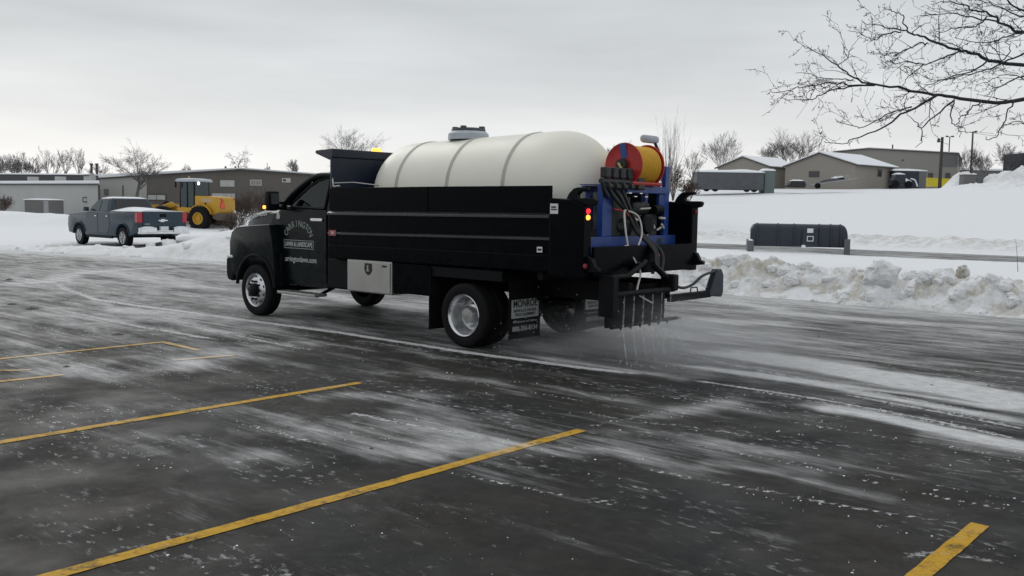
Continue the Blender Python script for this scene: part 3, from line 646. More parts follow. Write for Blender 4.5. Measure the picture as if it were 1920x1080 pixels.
# doors
for s in (1, -1):
    dpoly = [(3.0, .60), (4.06, .60), (4.17, .72), (4.20, 1.58), (4.12, 1.66), (3.95, 1.70), (3.0, 1.68)]
    d = MB().prism(dpoly, s*1.017, s*1.036).build('door', 'truck_paint', TR, bevel=.012)
    MB().prism([(3.08, 1.515), (3.34, 1.515), (3.36, 1.538), (3.34, 1.56), (3.08, 1.56), (3.06, 1.538)], s*1.04, s*1.062).build('handle', 'chrome', d, bevel=.006)
    # window frame and glass
    w0 = [(3.08, 1.70), (3.92, 1.72), (3.84, 1.82), (3.58, 2.01), (3.36, 2.12), (3.08, 2.16)]
    gl = []
    def lean(p, o=0): return (p[0], s*(1.0-(p[1]-1.68)*.27+o), p[1])
    MB().add([lean(p) for p in w0]+[lean(p, .006) for p in w0], [tuple(range(6)), tuple(range(6, 12))]+[(i, (i+1) % 6, 6+(i+1) % 6, 6+i) for i in range(6)]).build('window', 'glass', d)
    fr = MB(); fr.tube([lean(p, .004) for p in w0]+[lean(w0[0], .004)], .022, 6); fr.build('window_frame', 'black_steel', d, smooth=True)
    st = MB().box((3.05, s*.98, .40), (3.98, s*1.22, .445)).build('step', 'steel_dull', TR, bevel=.012)
    MB().tube([(3.15, s*1.1, .40), (3.15, s*.5, .62)], .025, 6).tube([(3.85, s*1.1, .40), (3.85, s*.5, .62)], .025, 6).build('bracket', 'black_steel', st)
    # mirror
    mo = MB().prism([(3.96, 1.67), (4.07, 1.65), (4.11, 1.74), (4.10, 1.93), (4.05, 1.965), (3.97, 1.955)], s*1.16, s*1.36).build('mirror', 'black_steel', TR, bevel=.03, smooth=True)
    MB().box((3.950, s*1.19, 1.76), (3.9605, s*1.33, 1.92)).build('mirror_glass', 'mirror_glass', mo)
    MB().tube([(4.08, s*.98, 1.70), (4.02, s*1.18, 1.70)], .03, 8).tube([(4.06, s*.97, 1.78), (4.03, s*1.18, 1.78)], .022, 8).build('arm', 'black_steel', mo)
    MB().box((4.045, s*1.325, 1.685), (4.118, s*1.372, 1.735)).build('indicator', 'amber_lens' if s > 0 else 'red_lens_dull', mo, bevel=.01).scale = (1, 1, 1)
# roof and pillars
def rsec(x, w, zt): return [(x, -w, zt-.10), (x, -w*.94, zt-.02), (x, -w*.6, zt+.02), (x, 0, zt+.03), (x, w*.6, zt+.02), (x, w*.94, zt-.02), (x, w, zt-.10), (x, w*.9, zt-.12), (x, 0, zt-.09), (x, -w*.9, zt-.12)]
MB().loft([rsec(2.97, .82, 2.19), rsec(3.04, .86, 2.255), rsec(3.25, .87, 2.27), rsec(3.45, .87, 2.24), rsec(3.60, .86, 2.17), rsec(3.68, .85, 2.11)]).build('roof', 'truck_paint', TR, smooth=True)
for s in (1, -1):
    MB().tube([(4.14, s*.99, 1.72), (3.94, s*.955, 1.90), (3.66, s*.895, 2.09), (3.40, s*.875, 2.19), (3.10, s*.855, 2.20)], .045, 8, smooth=4).build('front_pillar', 'truck_paint', TR, smooth=True)
    MB().loft([[(2.96, s*1.0, 1.66), (3.10, s*1.0, 1.66), (3.10, s*.92, 1.66), (2.96, s*.92, 1.66)], [(2.97, s*.865, 2.19), (3.09, s*.865, 2.19), (3.09, s*.79, 2.19), (2.97, s*.79, 2.19)]]).build('rear_pillar', 'truck_paint', TR)
MB().add([(4.14, -.94, 1.74), (4.14, .94, 1.74), (3.64, .83, 2.11), (3.64, -.83, 2.11), (4.135, -.94, 1.735), (4.135, .94, 1.735), (3.635, .83, 2.105), (3.635, -.83, 2.105)], [(0, 1, 2, 3), (7, 6, 5, 4), (0, 4, 5, 1), (1, 5, 6, 2), (2, 6, 7, 3), (3, 7, 4, 0)]).build('windshield', 'glass', TR)
MB().box((2.97, -.92, 1.66), (3.02, .92, 1.82)).box((2.975, -.80, 2.08), (3.025, .80, 2.17)).build('cab_back', 'truck_paint', TR, bevel=.01)
MB().box((2.99, -.84, 1.81), (2.998, .84, 2.09)).build('rear_window', 'glass', TR)
for s in (1, -1):
    st = MB().prism([(3.10, 1.1), (3.55, 1.1), (3.52, 1.28), (3.32, 1.34), (3.18, 1.88), (3.06, 1.88), (3.06, 1.2)], s*.25, s*.75).build('seat', 'seat', TR, bevel=.04)
    MB().box((3.06, s*.38, 1.87), (3.14, s*.62, 2.05)).build('headrest', 'seat', st, bevel=.03)
sw = MB(); sw.lathe([(.19, 0), (.205, .014), (.19, .028), (.175, .014), (.19, 0)], 20, 'x', (3.72, .5, 1.74)); sw.build('steering_wheel', 'seat', TR, smooth=True)
# decals on the left flank
LY = 1.0385; EX, EZ = (-1, 0, 0), (0, 0, 1)
lg = MB().box((3.30, 1.0375, 1.088), (4.045, 1.0383, 1.10)).box((3.30, 1.0375, 1.208), (4.045, 1.0383, 1.22)).box((3.30, 1.0375, 1.10), (3.312, 1.0383, 1.208)).box((4.033, 1.0375, 1.10), (4.045, 1.0383, 1.208)).build('door_lettering', 'decal_dim', TR)
for k, ch in enumerate('CARRINGTON'):
    a = R(164-k*(148/9)); h, z = .315*math.cos(a), .20*math.sin(a)
    tx, tz = .315*math.sin(a), -.20*math.cos(a); q = math.hypot(tx, tz); tx /= q; tz /= q
    text('letter', ch, .135, 'decal_dim', lg, (3.675-h, LY, 1.265+z), (-tx, 0, tz), (tz, 0, tx), offset=.002, sx=.85)
text('letter', 'LAWN & LANDSCAPE', .098, 'decal_white', lg, (3.672, LY, 1.152), EX, EZ, offset=.002, fit=.68)
text('letter', 'carringtonlawn.com', .118, 'decal_white', lg, (3.64, LY, .925), EX, EZ, offset=.001, fit=.82)
text('letter', '821-0322', .105, 'decal_white', hood, (4.80, .951, 1.590), (-1, 0.06, .13), (0, -.12, 1), offset=.002, fit=.44)
for s in (1,):
    MB().prism([(4.24, 1.53), (4.15, 1.53), (4.13, 1.58), (4.22, 1.62)], .99, 1.045).build('side_badge', 'steel_dull', TR, bevel=.004)

# ---- dump bed
bed = bpy.data.objects.new('dump_bed', None); bed.parent = TR; C.objects.link(bed)
def sidepoly(z0, z1, k=.008): return [(-1.37, z0-k*-1.37), (2.70, z0-k*2.7), (2.70, z1-k*2.7), (-1.37, z1+k*1.37)]
for s in (1, -1):
    mb = MB(); mb.prism(sidepoly(1.02, 1.67), s*1.17, s*1.225); mb.build('side_wall', 'bed_paint', bed, bevel=.008)
    mb = MB(); mb.prism([(-1.36, 1.69), (.66, 1.665), (.66, 2.015), (-1.36, 2.02)], s*1.185, s*1.215); mb.prism([(.672, 1.665), (2.70, 1.655), (2.70, 2.0), (.672, 2.015)], s*1.185, s*1.215)
    mb.build('side_board', 'bed_paint', bed, bevel=.006)
    mb = MB()
    def rail(z0, z1, nm, d=.262, hgt=.035):
        MB().loft([[(x, s*y, z+dz) for y, dz in ((1.20, hgt), (1.218, hgt), (1+d, .008), (1+d, -.022), (1.20, -.022))] for x, z in ((-1.37, z0), (2.70, z1))]).build(nm, 'rail_gloss', bed, bevel=.004)
    rail(1.668, 1.638, 'top_rail')
    rail(1.415, 1.36, 'side_rib', .248, .022)
    mb = MB(); mb.prism([(-1.37, 1.02), (2.70, 1.0), (2.70, 1.20), (-1.37, 1.23)], s*1.20, s*1.246); mb.build('bottom_rail', 'bed_paint', bed, bevel=.02)
    # rear corner post with hook
    cp = MB(); cp.prism([(-1.37, .98), (-1.86, .98), (-1.86, 1.80), (-1.70, 1.86), (-1.37, 1.88)], s*1.10, s*1.258); cp = cp.build('corner_post', 'bed_paint', bed, bevel=.015)
    hk = MB(); hk.prism([(-1.56, 1.86), (-1.60, 1.93), (-1.66, 1.985), (-1.72, 2.0), (-1.86, 2.0), (-1.86, 1.965), (-1.76, 1.955), (-1.72, 1.92), (-1.72, 1.88), (-1.95, 1.88), (-1.98, 1.86), (-1.96, 1.81), (-1.84, 1.78), (-1.50, 1.80)], s*1.13, s*1.20); hk.build('tailgate_hook', 'black_steel', cp, bevel=.008)
    ht = MB(); ht.prism([(-1.84, 1.25), (-1.93, 1.20), (-1.97, 1.12), (-2.02, 1.10), (-2.02, 1.06), (-1.93, 1.05), (-1.84, 1.05)], s*1.12, s*1.19); ht.build('latch', 'black_steel', cp, bevel=.008)
    lens = lambda z, m, nm, r: MB().lathe([(r, 0), (r*.9, -.018), (r*.5, -.028), (0, -.03)], 16, 'x', (-1.862, s*1.185, z)).build(nm, m, cp, smooth=True)
    if s > 0:
        lens(1.735, 'red_lens', 'red_lamp', .032); lens(1.665, 'amber_lens', 'amber_lamp', .030)
    else:
        lens(1.735, 'red_lens_dull', 'red_lamp', .032)
    MB().lathe([(.035, 0), (.03, -.02), (0, -.03)], 14, 'x', (-1.862, s*1.15, 1.12)).build('marker', 'red_lens_dull', cp, smooth=True)
    MB().lathe([(.035, 0), (.03, -.02), (0, -.03)], 14, 'x', (-1.862, s*1.22, 1.12)).build('marker', 'red_lens_dull', cp, smooth=True)
st = MB().box((-1.50, 1.2585, 1.70), (-1.385, 1.2605, 1.815)).build('sticker', 'sticker', bed); MB().box((-1.485, 1.2606, 1.74), (-1.40, 1.2612, 1.755)).box((-1.47, 1.2606, 1.765), (-1.40, 1.2612, 1.785)).build('print', 'print_black', st)
st = MB().box((-1.27, 1.2465, 1.25), (-1.19, 1.2485, 1.315)).build('sticker', 'sticker', bed); MB().box((-1.26, 1.2486, 1.27), (-1.20, 1.2492, 1.295)).build('print', 'print_black', st)
st = MB().box((2.50, 1.2535, 1.325), (2.66, 1.2555, 1.405)).build('reflector', 'decal_red', bed)
MB().box((2.55, 1.2556, 1.345), (2.60, 1.2562, 1.385)).build('print', 'decal_white', st)
MB().box((-1.85, -1.17, 1.15), (2.66, 1.17, 1.19)).build('floor', 'bed_paint', bed)
MB().box((-1.90, -1.10, 1.0), (-1.86, 1.10, 1.335)).box((-1.86, -1.05, 1.0), (-1.60, 1.05, 1.24)).build('rear_sill', 'bed_paint', bed, bevel=.01)
ml = MB().lathe([(.028, 0), (.024, -.015), (0, -.02)], 14, 'x', (-1.902, -.22, 1.20)).build('sill_lamp', 'red_lens', bed, smooth=True)
for k in range(5): MB().box((-1.2+k*.85, -1.14, .92), (-1.12+k*.85, 1.14, 1.255)).build('cross_member', 'black_steel', bed)
hb = MB().box((2.66, -1.20, 1.0), (2.70, 1.20, 2.44)).build('headboard', 'shield_navy_reflection', bed, bevel=.008)
MB().prism([(2.64, 2.44), (2.72, 2.40), (3.04, 2.50), (3.04, 2.545), (2.64, 2.56)], -1.20, 1.20).build('cab_shield', 'shield_navy_reflection', bed, bevel=.012)
bc = MB().lathe([(.075, 2.562), (.08, 2.58), (.075, 2.605), (.03, 2.625), (0, 2.625)], 18, 'z', (2.80, .25, 0)).build('beacon', 'amber_lens', bed, smooth=True)
MB().tube([(2.715, 1.17, 2.26), (2.64, 1.19, 2.06), (2.62, 1.2, 2.02), (2.48, 1.2, 2.03)], .012, 6).tube([(2.62, 1.18, 2.07), (2.3, 1.1, 2.08), (1.9, .98, 2.04)], .010, 6).build('grab_rail', 'steel_dull', bed)
# ---- boxes and skirts below the bed
tb = MB().box((1.34, .82, .56), (2.27, 1.235, 1.01)).build('toolbox', 'toolbox', TR, bevel=.012)
MB().box((1.36, 1.236, .575), (2.25, 1.250, .99)).build('lid', 'toolbox', tb, bevel=.006)
MB().prism([(1.73, .97), (1.87, .97), (1.88, .88), (1.85, .83), (1.80, .805), (1.75, .83), (1.72, .88)], 1.2505, 1.256).build('latch', 'print_black', tb, bevel=.002)
MB().box((1.785, 1.2565, .87), (1.815, 1.262, .945)).box((1.77, 1.2565, .86), (1.83, 1.261, .875)).build('latch_lever', 'steel_dull', tb)
MB().box((1.42, 1.2505, .93), (1.52, 1.2512, .955)).build('print', 'print_black', tb)
MB().box((.64, .80, .60), (1.325, 1.22, 1.0)).build('side_skirt', 'bed_paint', TR, bevel=.01)
MB().box((2.29, .70, .55), (2.86, 1.12, 1.0)).build('fuel_tank', 'black_steel', TR, bevel=.03)
MB().box((.9, -1.2, .60), (2.5, -.75, 1.0)).build('fuel_tank', 'black_steel', TR, bevel=.03)
for s in (1, -1):
    MB().box((-.62, s*.45, .86), (.62, s*1.21, .995)).build('wheel_arch_cover', 'black_steel', TR, bevel=.01)
    MB().box((.60, s*.66, .17), (.615, s*1.24, .98)).build('mud_flap', 'rubber', TR, bevel=.004)
    f2 = MB().box((-.615, s*.46, .14), (-.60, s*1.06, .98)).build('mud_flap', 'rubber', TR, bevel=.004)
    fx = -.6155; RX = (0, -1, 0)      # seen from behind, reading runs to the right
    pt = MB().box((fx-.002, s*.76-.26, .40), (fx, s*.76+.26, .63)).build('plate', 'decal_white', f2)
    text('lettering', 'MONROE', .125, 'print_black', f2, (fx-.003, s*.76, .575), RX, EZ, offset=.003, fit=.46)
    text('lettering', 'SNOW & ICE CONTROL', .05, 'print_black', f2, (fx-.003, s*.76, .49), RX, EZ, offset=.001, fit=.44)
    text('lettering', 'TRUCK EQUIPMENT', .05, 'print_black', f2, (fx-.003, s*.76, .44), RX, EZ, offset=.001, fit=.40)
    text('lettering', 'Manufacturers and Upfitters', .038, 'decal_white', f2, (fx-.003, s*.76, .355), RX, EZ, fit=.46)
    text('lettering', '800-356-8134', .085, 'decal_white', f2, (fx-.003, s*.76, .265), RX, EZ, offset=.002, fit=.48)
# ---- rear hitch and spray boom (lat = 1.25 - y)
bm_ = bpy.data.objects.new('spray_boom', None); bm_.parent = TR; C.objects.link(bm_)
MB().box((-2.04, -.20, .42), (-2.0, 1.02, .78)).build('back_plate', 'black_steel', bm_, bevel=.01)
MB().tube([(-2.10, 1.02, .80), (-2.10, -.30, .80)], .035, 10).tube([(-2.08, 1.0, 1.0), (-2.06, .65, 1.0), (-2.02, .28, 1.12), (-2.0, .2, 1.15)], .03, 8).tube([(-2.04, .1, 1.12), (-2.06, -.32, .86)], .04, 8).tube([(-2.0, .3, 1.12), (-1.7, .3, .9)], .04, 8).build('boom_tube', 'black_steel', bm_, smooth=True)
MB().box((-2.14, .94, .55), (-1.94, 1.06, 1.02)).build('end_bracket', 'black_steel', bm_, bevel=.015)
MB().box((-2.16, -.32, .78), (-1.96, -.20, .98)).build('end_bracket', 'black_steel', bm_, bevel=.02)
MB().tube([(-2.08, 1.0, .43), (-2.08, -.42, .43)], .022, 8).build('spray_bar', 'black_steel', bm_, smooth=True)
MB().tube([(-2.08, -.42, .43), (-2.08, -.50, .43)], .018, 8).build('bar_tip', 'steel_dull', bm_)
MB().prism([(-2.12, .64), (-2.05, .64), (-2.05, .73), (-2.12, .73)], -.22, -1.20).build('wing_arm', 'black_steel', bm_, bevel=.01)
MB().prism([(-1.15, .66), (-1.46, .63), (-1.50, .68), (-1.50, .92), (-1.44, 1.0), (-1.32, 1.0), (-1.15, .70)], -2.13, -2.04, 'yz').build('wing_guard', 'pusher_paint', bm_, bevel=.012)
MB().tube([(-2.08, -.26, .86), (-2.1, -.5, .80), (-2.1, -.75, .83), (-2.1, -1.0, .93), (-2.1, -1.34, .975)], .018, 8, smooth=6).build('wing_hose', 'black_hose', bm_, smooth=True)
MB().tube([(-2.1, -.70, .73), (-2.1, -.71, .79), (-2.1, -.86, .79), (-2.1, -.88, .73)], .009, 6).build('wing_handle', 'black_hose', bm_)
for k in range(6):
    y = .80-k*.20
    nzl = MB().lathe([(.014, .42), (.014, .395), (.007, .385), (0, .385)], 8, 'z', (-2.08, y, 0)).build('nozzle', 'black_steel', bm_)
    MB().tube([(-2.12, y, .78), (-2.125, y+.01, .60), (-2.13, y+.025, .40), (-2.17, y+.04, .22), (-2.22, y+.06, .01)], [.007, .013], 6, smooth=4).build('brine_jet', 'brine', nzl)

# ------------------------------------------------------------------ tank on the bed
def on_truck(x, y, z): return (tp[0]+FW[0]*x-RT[0]*y, tp[1]+FW[1]*x-RT[1]*y, z)
TKX0, TKX1, TKZ, TKR, TKK = -1.22, 2.645, 1.985, .755, -.026
tk = thing('brine_tank', 'large cream plastic liquid tank with three bands strapped on the truck bed', 'tank', on_truck(0, 0, 1.30), YAW)
def trad(x):
    s = min((x-TKX0)*1.2, (TKX1-x)*1.25); e = .80
    return TKR*(max(0, 1-max(0, 1-s/e)**2.4))**(1/2.4)
def tpt(x, a, k=0): r = trad(x)+k; return (x, r*math.cos(a), TKZ+TKK*x+r*math.sin(a)-1.30)
xs = [TKX0+.8*(1-math.cos(k*math.pi/2/14)) for k in range(15)]; xs += list(np.linspace(TKX0+.8, TKX1-.8, 14))[1:-1]; xs += [TKX1-.8+.8*math.sin(k*math.pi/2/14) for k in range(15)]
NA = 56
MB().loft([[tpt(x, 2*math.pi*k/NA) for k in range(NA)] for x in xs]).build('tank_shell', 'poly_tank', tk, smooth=True)
for x in (1.80, .80, -.20):
    MB().loft([[tpt(x+dx, 2*math.pi*k/NA, dr) for k in range(NA)] for dx, dr in ((-.028, -.004), (-.026, .009), (-.008, .011), (0, .004), (.008, .011), (.026, .009), (.028, -.004))], cap=False).build('band', 'tank_band', tk, smooth=True)
MB().lathe([(.0, 1.40), (.29, 1.40), (.285, 1.48), (.25, 1.515), (0, 1.515)], 32, 'z', (1.12, 0, 0)).build('manway', 'tank_lid', tk, smooth=True)
ld = MB().lathe([(.24, 1.516), (.24, 1.55), (.18, 1.565), (0, 1.565)], 28, 'z', (1.12, 0, 0)).build('lid', 'lid_dark', tk, smooth=True)
for k in range(4):
    a = k*math.pi/2+.4; MB().box((1.12+.2*math.cos(a)-.03, .2*math.sin(a)-.03, 1.55), (1.12+.2*math.cos(a)+.03, .2*math.sin(a)+.03, 1.585)).build('lid_knob', 'lid_dark', ld)
for x in (-.75, .3, 1.3, 2.1):
    zc = TKZ+TKK*x-1.30; q = [(-.95, -.108), (.95, -.108), (.95, .05)]+[((TKR+.004)*math.cos(R(a)), zc+(TKR+.004)*math.sin(R(a))) for a in range(-38, -143, -8)]+[(-.95, .05)]
    q = [(x_, max(-.10, z_)) if abs(x_) < .94 else (x_, z_) for x_, z_ in q]; MB().prism(q, x-.04, x+.04, 'yz').build('cradle', 'bed_paint', tk)

# ------------------------------------------------------------------ pump skid with hose reel
sk = thing('pump_skid', 'blue steel spray pump skid with engine, valves and red hose reel at the truck tail', 'pump skid', on_truck(-1.55, 0, 1.30), YAW)
# local: x forward from the skid centre, z from the bed floor
Lz = lambda lat: 1.25-lat
fb = lambda name, a, b, m='blue_frame', bv=.006: MB().box(a, b).build(name, m, sk, bevel=bv)
fb('base_beam', (-.10, Lz(2.30), -.105), (-.02, Lz(.05), .135)); fb('base_beam', (.25, Lz(2.30), -.105), (.33, Lz(.15), .10))
fb('base_plate', (-.02, Lz(2.2), .05), (.25, Lz(.3), .065))
fb('post', (-.06, Lz(.90), .135), (.02, Lz(.70), .74)); fb('post', (-.06, Lz(2.18), .135), (.0, Lz(2.08), 1.02)); fb('post', (.26, Lz(.95), .10), (.32, Lz(.87), .74)); fb('post', (.26, Lz(2.18), .10), (.32, Lz(2.10), .78))
fb('top_beam', (-.07, Lz(2.10), .665), (.0, Lz(1.20), .75)); fb('top_beam', (.26, Lz(2.10), .665), (.32, Lz(.78), .74)); fb('shelf', (-.02, Lz(2.10), .745), (.30, Lz(.72), .757)); fb('side_brace', (-.05, Lz(1.22), .14), (.0, Lz(.92), .66), 'engine_dark')
fb('gusset', (-.055, Lz(2.10), .50), (-.01, Lz(1.95), .66)); fb('decal_plate', (-.103, Lz(1.95), .03), (-.1005, Lz(1.85), .10), 'engine_dark', 0)
MB().prism([(Lz(.05), .136), (Lz(.62), .136), (Lz(.62), .22)], -.05, -.02, 'yz').build('brace', 'black_steel', sk)
en = MB().box((-.04, Lz(1.95), .09), (.22, Lz(1.32), .40)).build('engine', 'engine_dark', sk, bevel=.03)
MB().box((.0, Lz(1.85), .40), (.2, Lz(1.45), .56)).build('fuel_tank', 'engine_dark', en, bevel=.05)
MB().lathe([(.0, -.13), (.10, -.13), (.13, -.10), (.13, .02), (.10, .05), (0, .05)], 20, 'x', (.0, Lz(1.62), .27)).build('recoil_starter', 'black_steel', en, smooth=True)
MB().lathe([(0, -.1), (.06, -.1), (.06, .08), (0, .08)], 14, 'y', (-.05, Lz(1.9), .46)).build('air_filter', 'black_steel', en, smooth=True)
MB().tube([(-.03, Lz(1.55), .47), (-.05, Lz(1.75), .48)], .012, 6).tube([(-.06, Lz(1.9), .2), (-.08, Lz(1.98), .24)], .014, 6).build('fitting', 'white_hose', en)
pm = MB().lathe([(.0, -.08), (.09, -.08), (.12, -.05), (.12, .05), (.07, .08), (.05, .16), (0, .16)], 18, 'y', (-.02, Lz(1.18), .24)).build('pump', 'engine_dark', sk, smooth=True)
for (a, b) in (((-.08, Lz(1.35), .35), (-.08, Lz(1.42), .33)), ((-.1, Lz(1.95), .28), (-.1, Lz(2.0), .23)), ((-.1, Lz(1.9), .36), (-.1, Lz(2.02), .35)), ((-.1, Lz(1.6), .14), (-.1, Lz(1.66), .18)), ((-.1, Lz(1.75), .27), (-.1, Lz(1.78), .23))):
    MB().tube([a, b], .016, 7).build('fitting', 'white_hose', pm)
MB().box((-.02, Lz(1.35), .42), (.18, Lz(1.0), .62)).build('control_box', 'engine_dark', sk, bevel=.02)
# valve bank
vb = MB().tube([(-.10, Lz(.60), .79), (-.10, Lz(1.35), .79)], .035, 10).build('valve_manifold', 'black_hose', sk, smooth=True)
for k in range(4):
    lat = .70+k*.155
    MB().box((-.14, Lz(lat+.055), .83), (-.05, Lz(lat-.055), .955)).build('valve', 'black_hose', vb, bevel=.012)
    MB().lathe([(.03, .70), (.035, .75), (.035, .80), (.02, .83)], 10, 'z', (-.10, Lz(lat), 0)).build('valve_body', 'engine_dark', vb, smooth=True)
    MB().lathe([(.014, -.155), (.014, -.135), (0, -.135)], 8, 'x', (0, Lz(lat), .77)).build('clamp', 'chrome', vb)
    MB().lathe([(.0, -.04), (.036, -.04), (.036, .03), (0, .04)], 10, 'y', (-.13, Lz(lat+.02), .73)).build('elbow', 'black_hose', vb, smooth=True)
fb('manifold_cap', (-.14, Lz(1.50), .70), (-.06, Lz(1.33), .86), 'engine_dark', .02)
for k in range(4): fb('clamp', (-.12, Lz(1.22+k*.12), .655-.04*(k % 2)), (-.085, Lz(1.16+k*.12), .665-.04*(k % 2)), 'chrome', 0)
# hose reel: axis across the truck
rl = bpy.data.objects.new('hose_reel', None); rl.parent = sk; C.objects.link(rl); rl.location = (.05, 0, 1.005)
for lat in (1.28, 1.78):
    fl = MB().lathe([(.05, Lz(lat)-.008), (.10, Lz(lat)-.008), (.13, Lz(lat)+.004), (.258, Lz(lat)-.004), (.270, Lz(lat)-.012), (.275, Lz(lat)), (.270, Lz(lat)+.012), (.258, Lz(lat)+.004), (.13, Lz(lat)+.012), (.10, Lz(lat)+.008), (.05, Lz(lat)+.008)], 44, 'y').build('flange', 'red_paint', rl, smooth=True)
wraps = []
for lay, r in ((0, .17), (1, .20), (2, .228)):
    n_ = 13
    for k in range(n_):
        lat = 1.31+.04*(k+.5*(lay % 2)); 
        if lat < 1.76: wraps.append((r, lat))
for r, lat in wraps[-26:]:
    MB().lathe([(r+.019*math.cos(a), Lz(lat)+.0195*math.sin(a)) for a in np.linspace(0, 2*math.pi, 8)], 36, 'y').build('hose_coil', 'yellow_hose', rl, smooth=True)
MB().tube([(0, Lz(1.20), 0), (0, Lz(1.86), 0)], .035, 10).build('axle', 'black_steel', rl)
MB().lathe([(.0, Lz(1.20)), (.07, Lz(1.20)), (.08, Lz(1.25)), (.05, Lz(1.265))], 16, 'y').build('hub', 'engine_dark', rl, smooth=True)
MB().tube([(-.01, Lz(1.20), .0), (.02, Lz(1.19), .02), (-.09, Lz(1.19), -.13)], .018, 8).build('crank', 'brass', rl)
fr = MB()
for lat in (1.24, 1.84): fr.tube([(0, Lz(lat), 0), (-.17, Lz(lat), -.245)], .022, 8).tube([(0, Lz(lat), 0), (.17, Lz(lat), -.245)], .022, 8)
fr.tube([(-.17, Lz(1.20), -.225), (-.17, Lz(1.86), -.225)], .028, 8).tube([(.17, Lz(1.20), -.225), (.17, Lz(1.86), -.225)], .028, 8).build('reel_stand', 'red_paint', rl, smooth=True)
MB().prism([(-.03, .268), (.06, .262), (.03, .08), (-.06, .085)], Lz(1.264), Lz(1.266)).build('reel_strap', 'blue_frame', rl)
wl_ = MB().box((.0, Lz(2.02), 1.305), (.09, Lz(1.66), 1.405)).build('work_lamp', 'lamp_white', sk, bevel=.04, smooth=True)
MB().tube([(.05, Lz(1.98), 1.31), (.05, Lz(2.06), 1.22), (.05, Lz(2.13), .95)], .02, 8).build('lamp_arm', 'lid_dark', wl_)
# hoses from the valves down to the boom
def hose(pts, r, m='black_hose'): return MB().tube(pts, r, 8, smooth=7).build('hose', m, sk, smooth=True)
hose([(-.10, Lz(.74), .72), (-.12, Lz(.85), .60), (-.14, Lz(1.1), .42), (-.2, Lz(1.22), .2), (-.42, Lz(1.3), -.05), (-.46, Lz(1.2), -.3)], .024)
hose([(-.10, Lz(.86), .72), (-.14, Lz(1.0), .55), (-.18, Lz(1.2), .25), (-.40, Lz(1.35), -.02), (-.47, Lz(1.28), -.28)], .024)
hose([(-.10, Lz(1.02), .72), (-.15, Lz(1.12), .5), (-.2, Lz(1.3), .2), (-.42, Lz(1.45), -.05), (-.48, Lz(1.36), -.3)], .022)
hose([(-.12, Lz(.60), .78), (-.12, Lz(.64), .68), (-.1, Lz(.75), .6)], .026)
hose([(-.14, Lz(1.08), .45), (-.2, Lz(.95), .42), (-.26, Lz(.90), .2), (-.28, Lz(.93), .02)], .012, 'white_hose')
hose([(-.14, Lz(1.08), .45), (-.22, Lz(1.22), .38), (-.28, Lz(1.22), .18), (-.30, Lz(1.10), .0), (-.30, Lz(1.05), -.06)], .011, 'white_hose')
hose([(-.30, Lz(.80), .02), (-.33, Lz(.90), -.06), (-.36, Lz(1.02), -.2), (-.40, Lz(1.03), -.3), (-.42, Lz(.95), -.43), (-.44, Lz(.90), -.50)], .012, 'white_hose')
hose([(-.30, Lz(.80), .02), (-.30, Lz(.90), .03), (-.30, Lz(.98), -.04)], .011, 'white_hose')
hose([(-.44, Lz(.85), -.52), (-.50, Lz(.9), -.56), (-.56, Lz(1.05), -.64)], .009, 'white_hose')
hose([(-.12, Lz(.85), .46), (-.16, Lz(1.0), .44), (-.16, Lz(1.1), .38)], .010, 'red_paint')

# fine brine mist drifting low behind the truck
def mist():
    m = bpy.data.materials.new('mist'); m.use_nodes = True; n = m.node_tree.nodes; l = m.node_tree.links; n.clear()
    o = n.new('ShaderNodeOutputMaterial'); v = n.new('ShaderNodeVolumePrincipled'); v.inputs['Color'].default_value = (.95, .96, .98, 1); v.inputs['Anisotropy'].default_value = .2
    tc_ = n.new('ShaderNodeTexCoord'); mp_ = n.new('ShaderNodeMapping'); mp_.inputs['Scale'].default_value = (.8, 1.6, 3); l.new(tc_.outputs['Object'], mp_.inputs[0])
    z = n.new('ShaderNodeTexNoise'); z.inputs['Scale'].default_value = 1.6; z.inputs['Detail'].default_value = 5; l.new(mp_.outputs[0], z.inputs['Vector'])
    g = n.new('ShaderNodeTexGradient'); g.gradient_type = 'SPHERICAL'; mg = n.new('ShaderNodeMapping'); mg.inputs['Scale'].default_value = (1/2.5, 1/1.55, 1/.75); l.new(tc_.outputs['Object'], mg.inputs[0]); l.new(mg.outputs[0], g.inputs[0])
    r_ = n.new('ShaderNodeMapRange'); r_.inputs[1].default_value = .38; r_.inputs[2].default_value = .72; r_.inputs[3].default_value = 0; r_.inputs[4].default_value = 2.6; l.new(z.outputs['Fac'], r_.inputs[0])
    k = n.new('ShaderNodeMath'); k.operation = 'MULTIPLY'; l.new(r_.outputs[0], k.inputs[0]); l.new(g.outputs['Fac'], k.inputs[1]); l.new(k.outputs[0], v.inputs['Density']); l.new(v.outputs[0], o.inputs['Volume'])
    MATS['mist'] = m
mist()
p = on_truck(-2.1, .1, .02)
ms = MB().box((-2.5, -1.55, 0), (2.5, 1.55, .75)).build('spray_mist', 'mist', loc=p, rotz=YAW); ms['kind'] = 'stuff'; ms['label'] = 'faint white brine mist hanging low behind the truck'

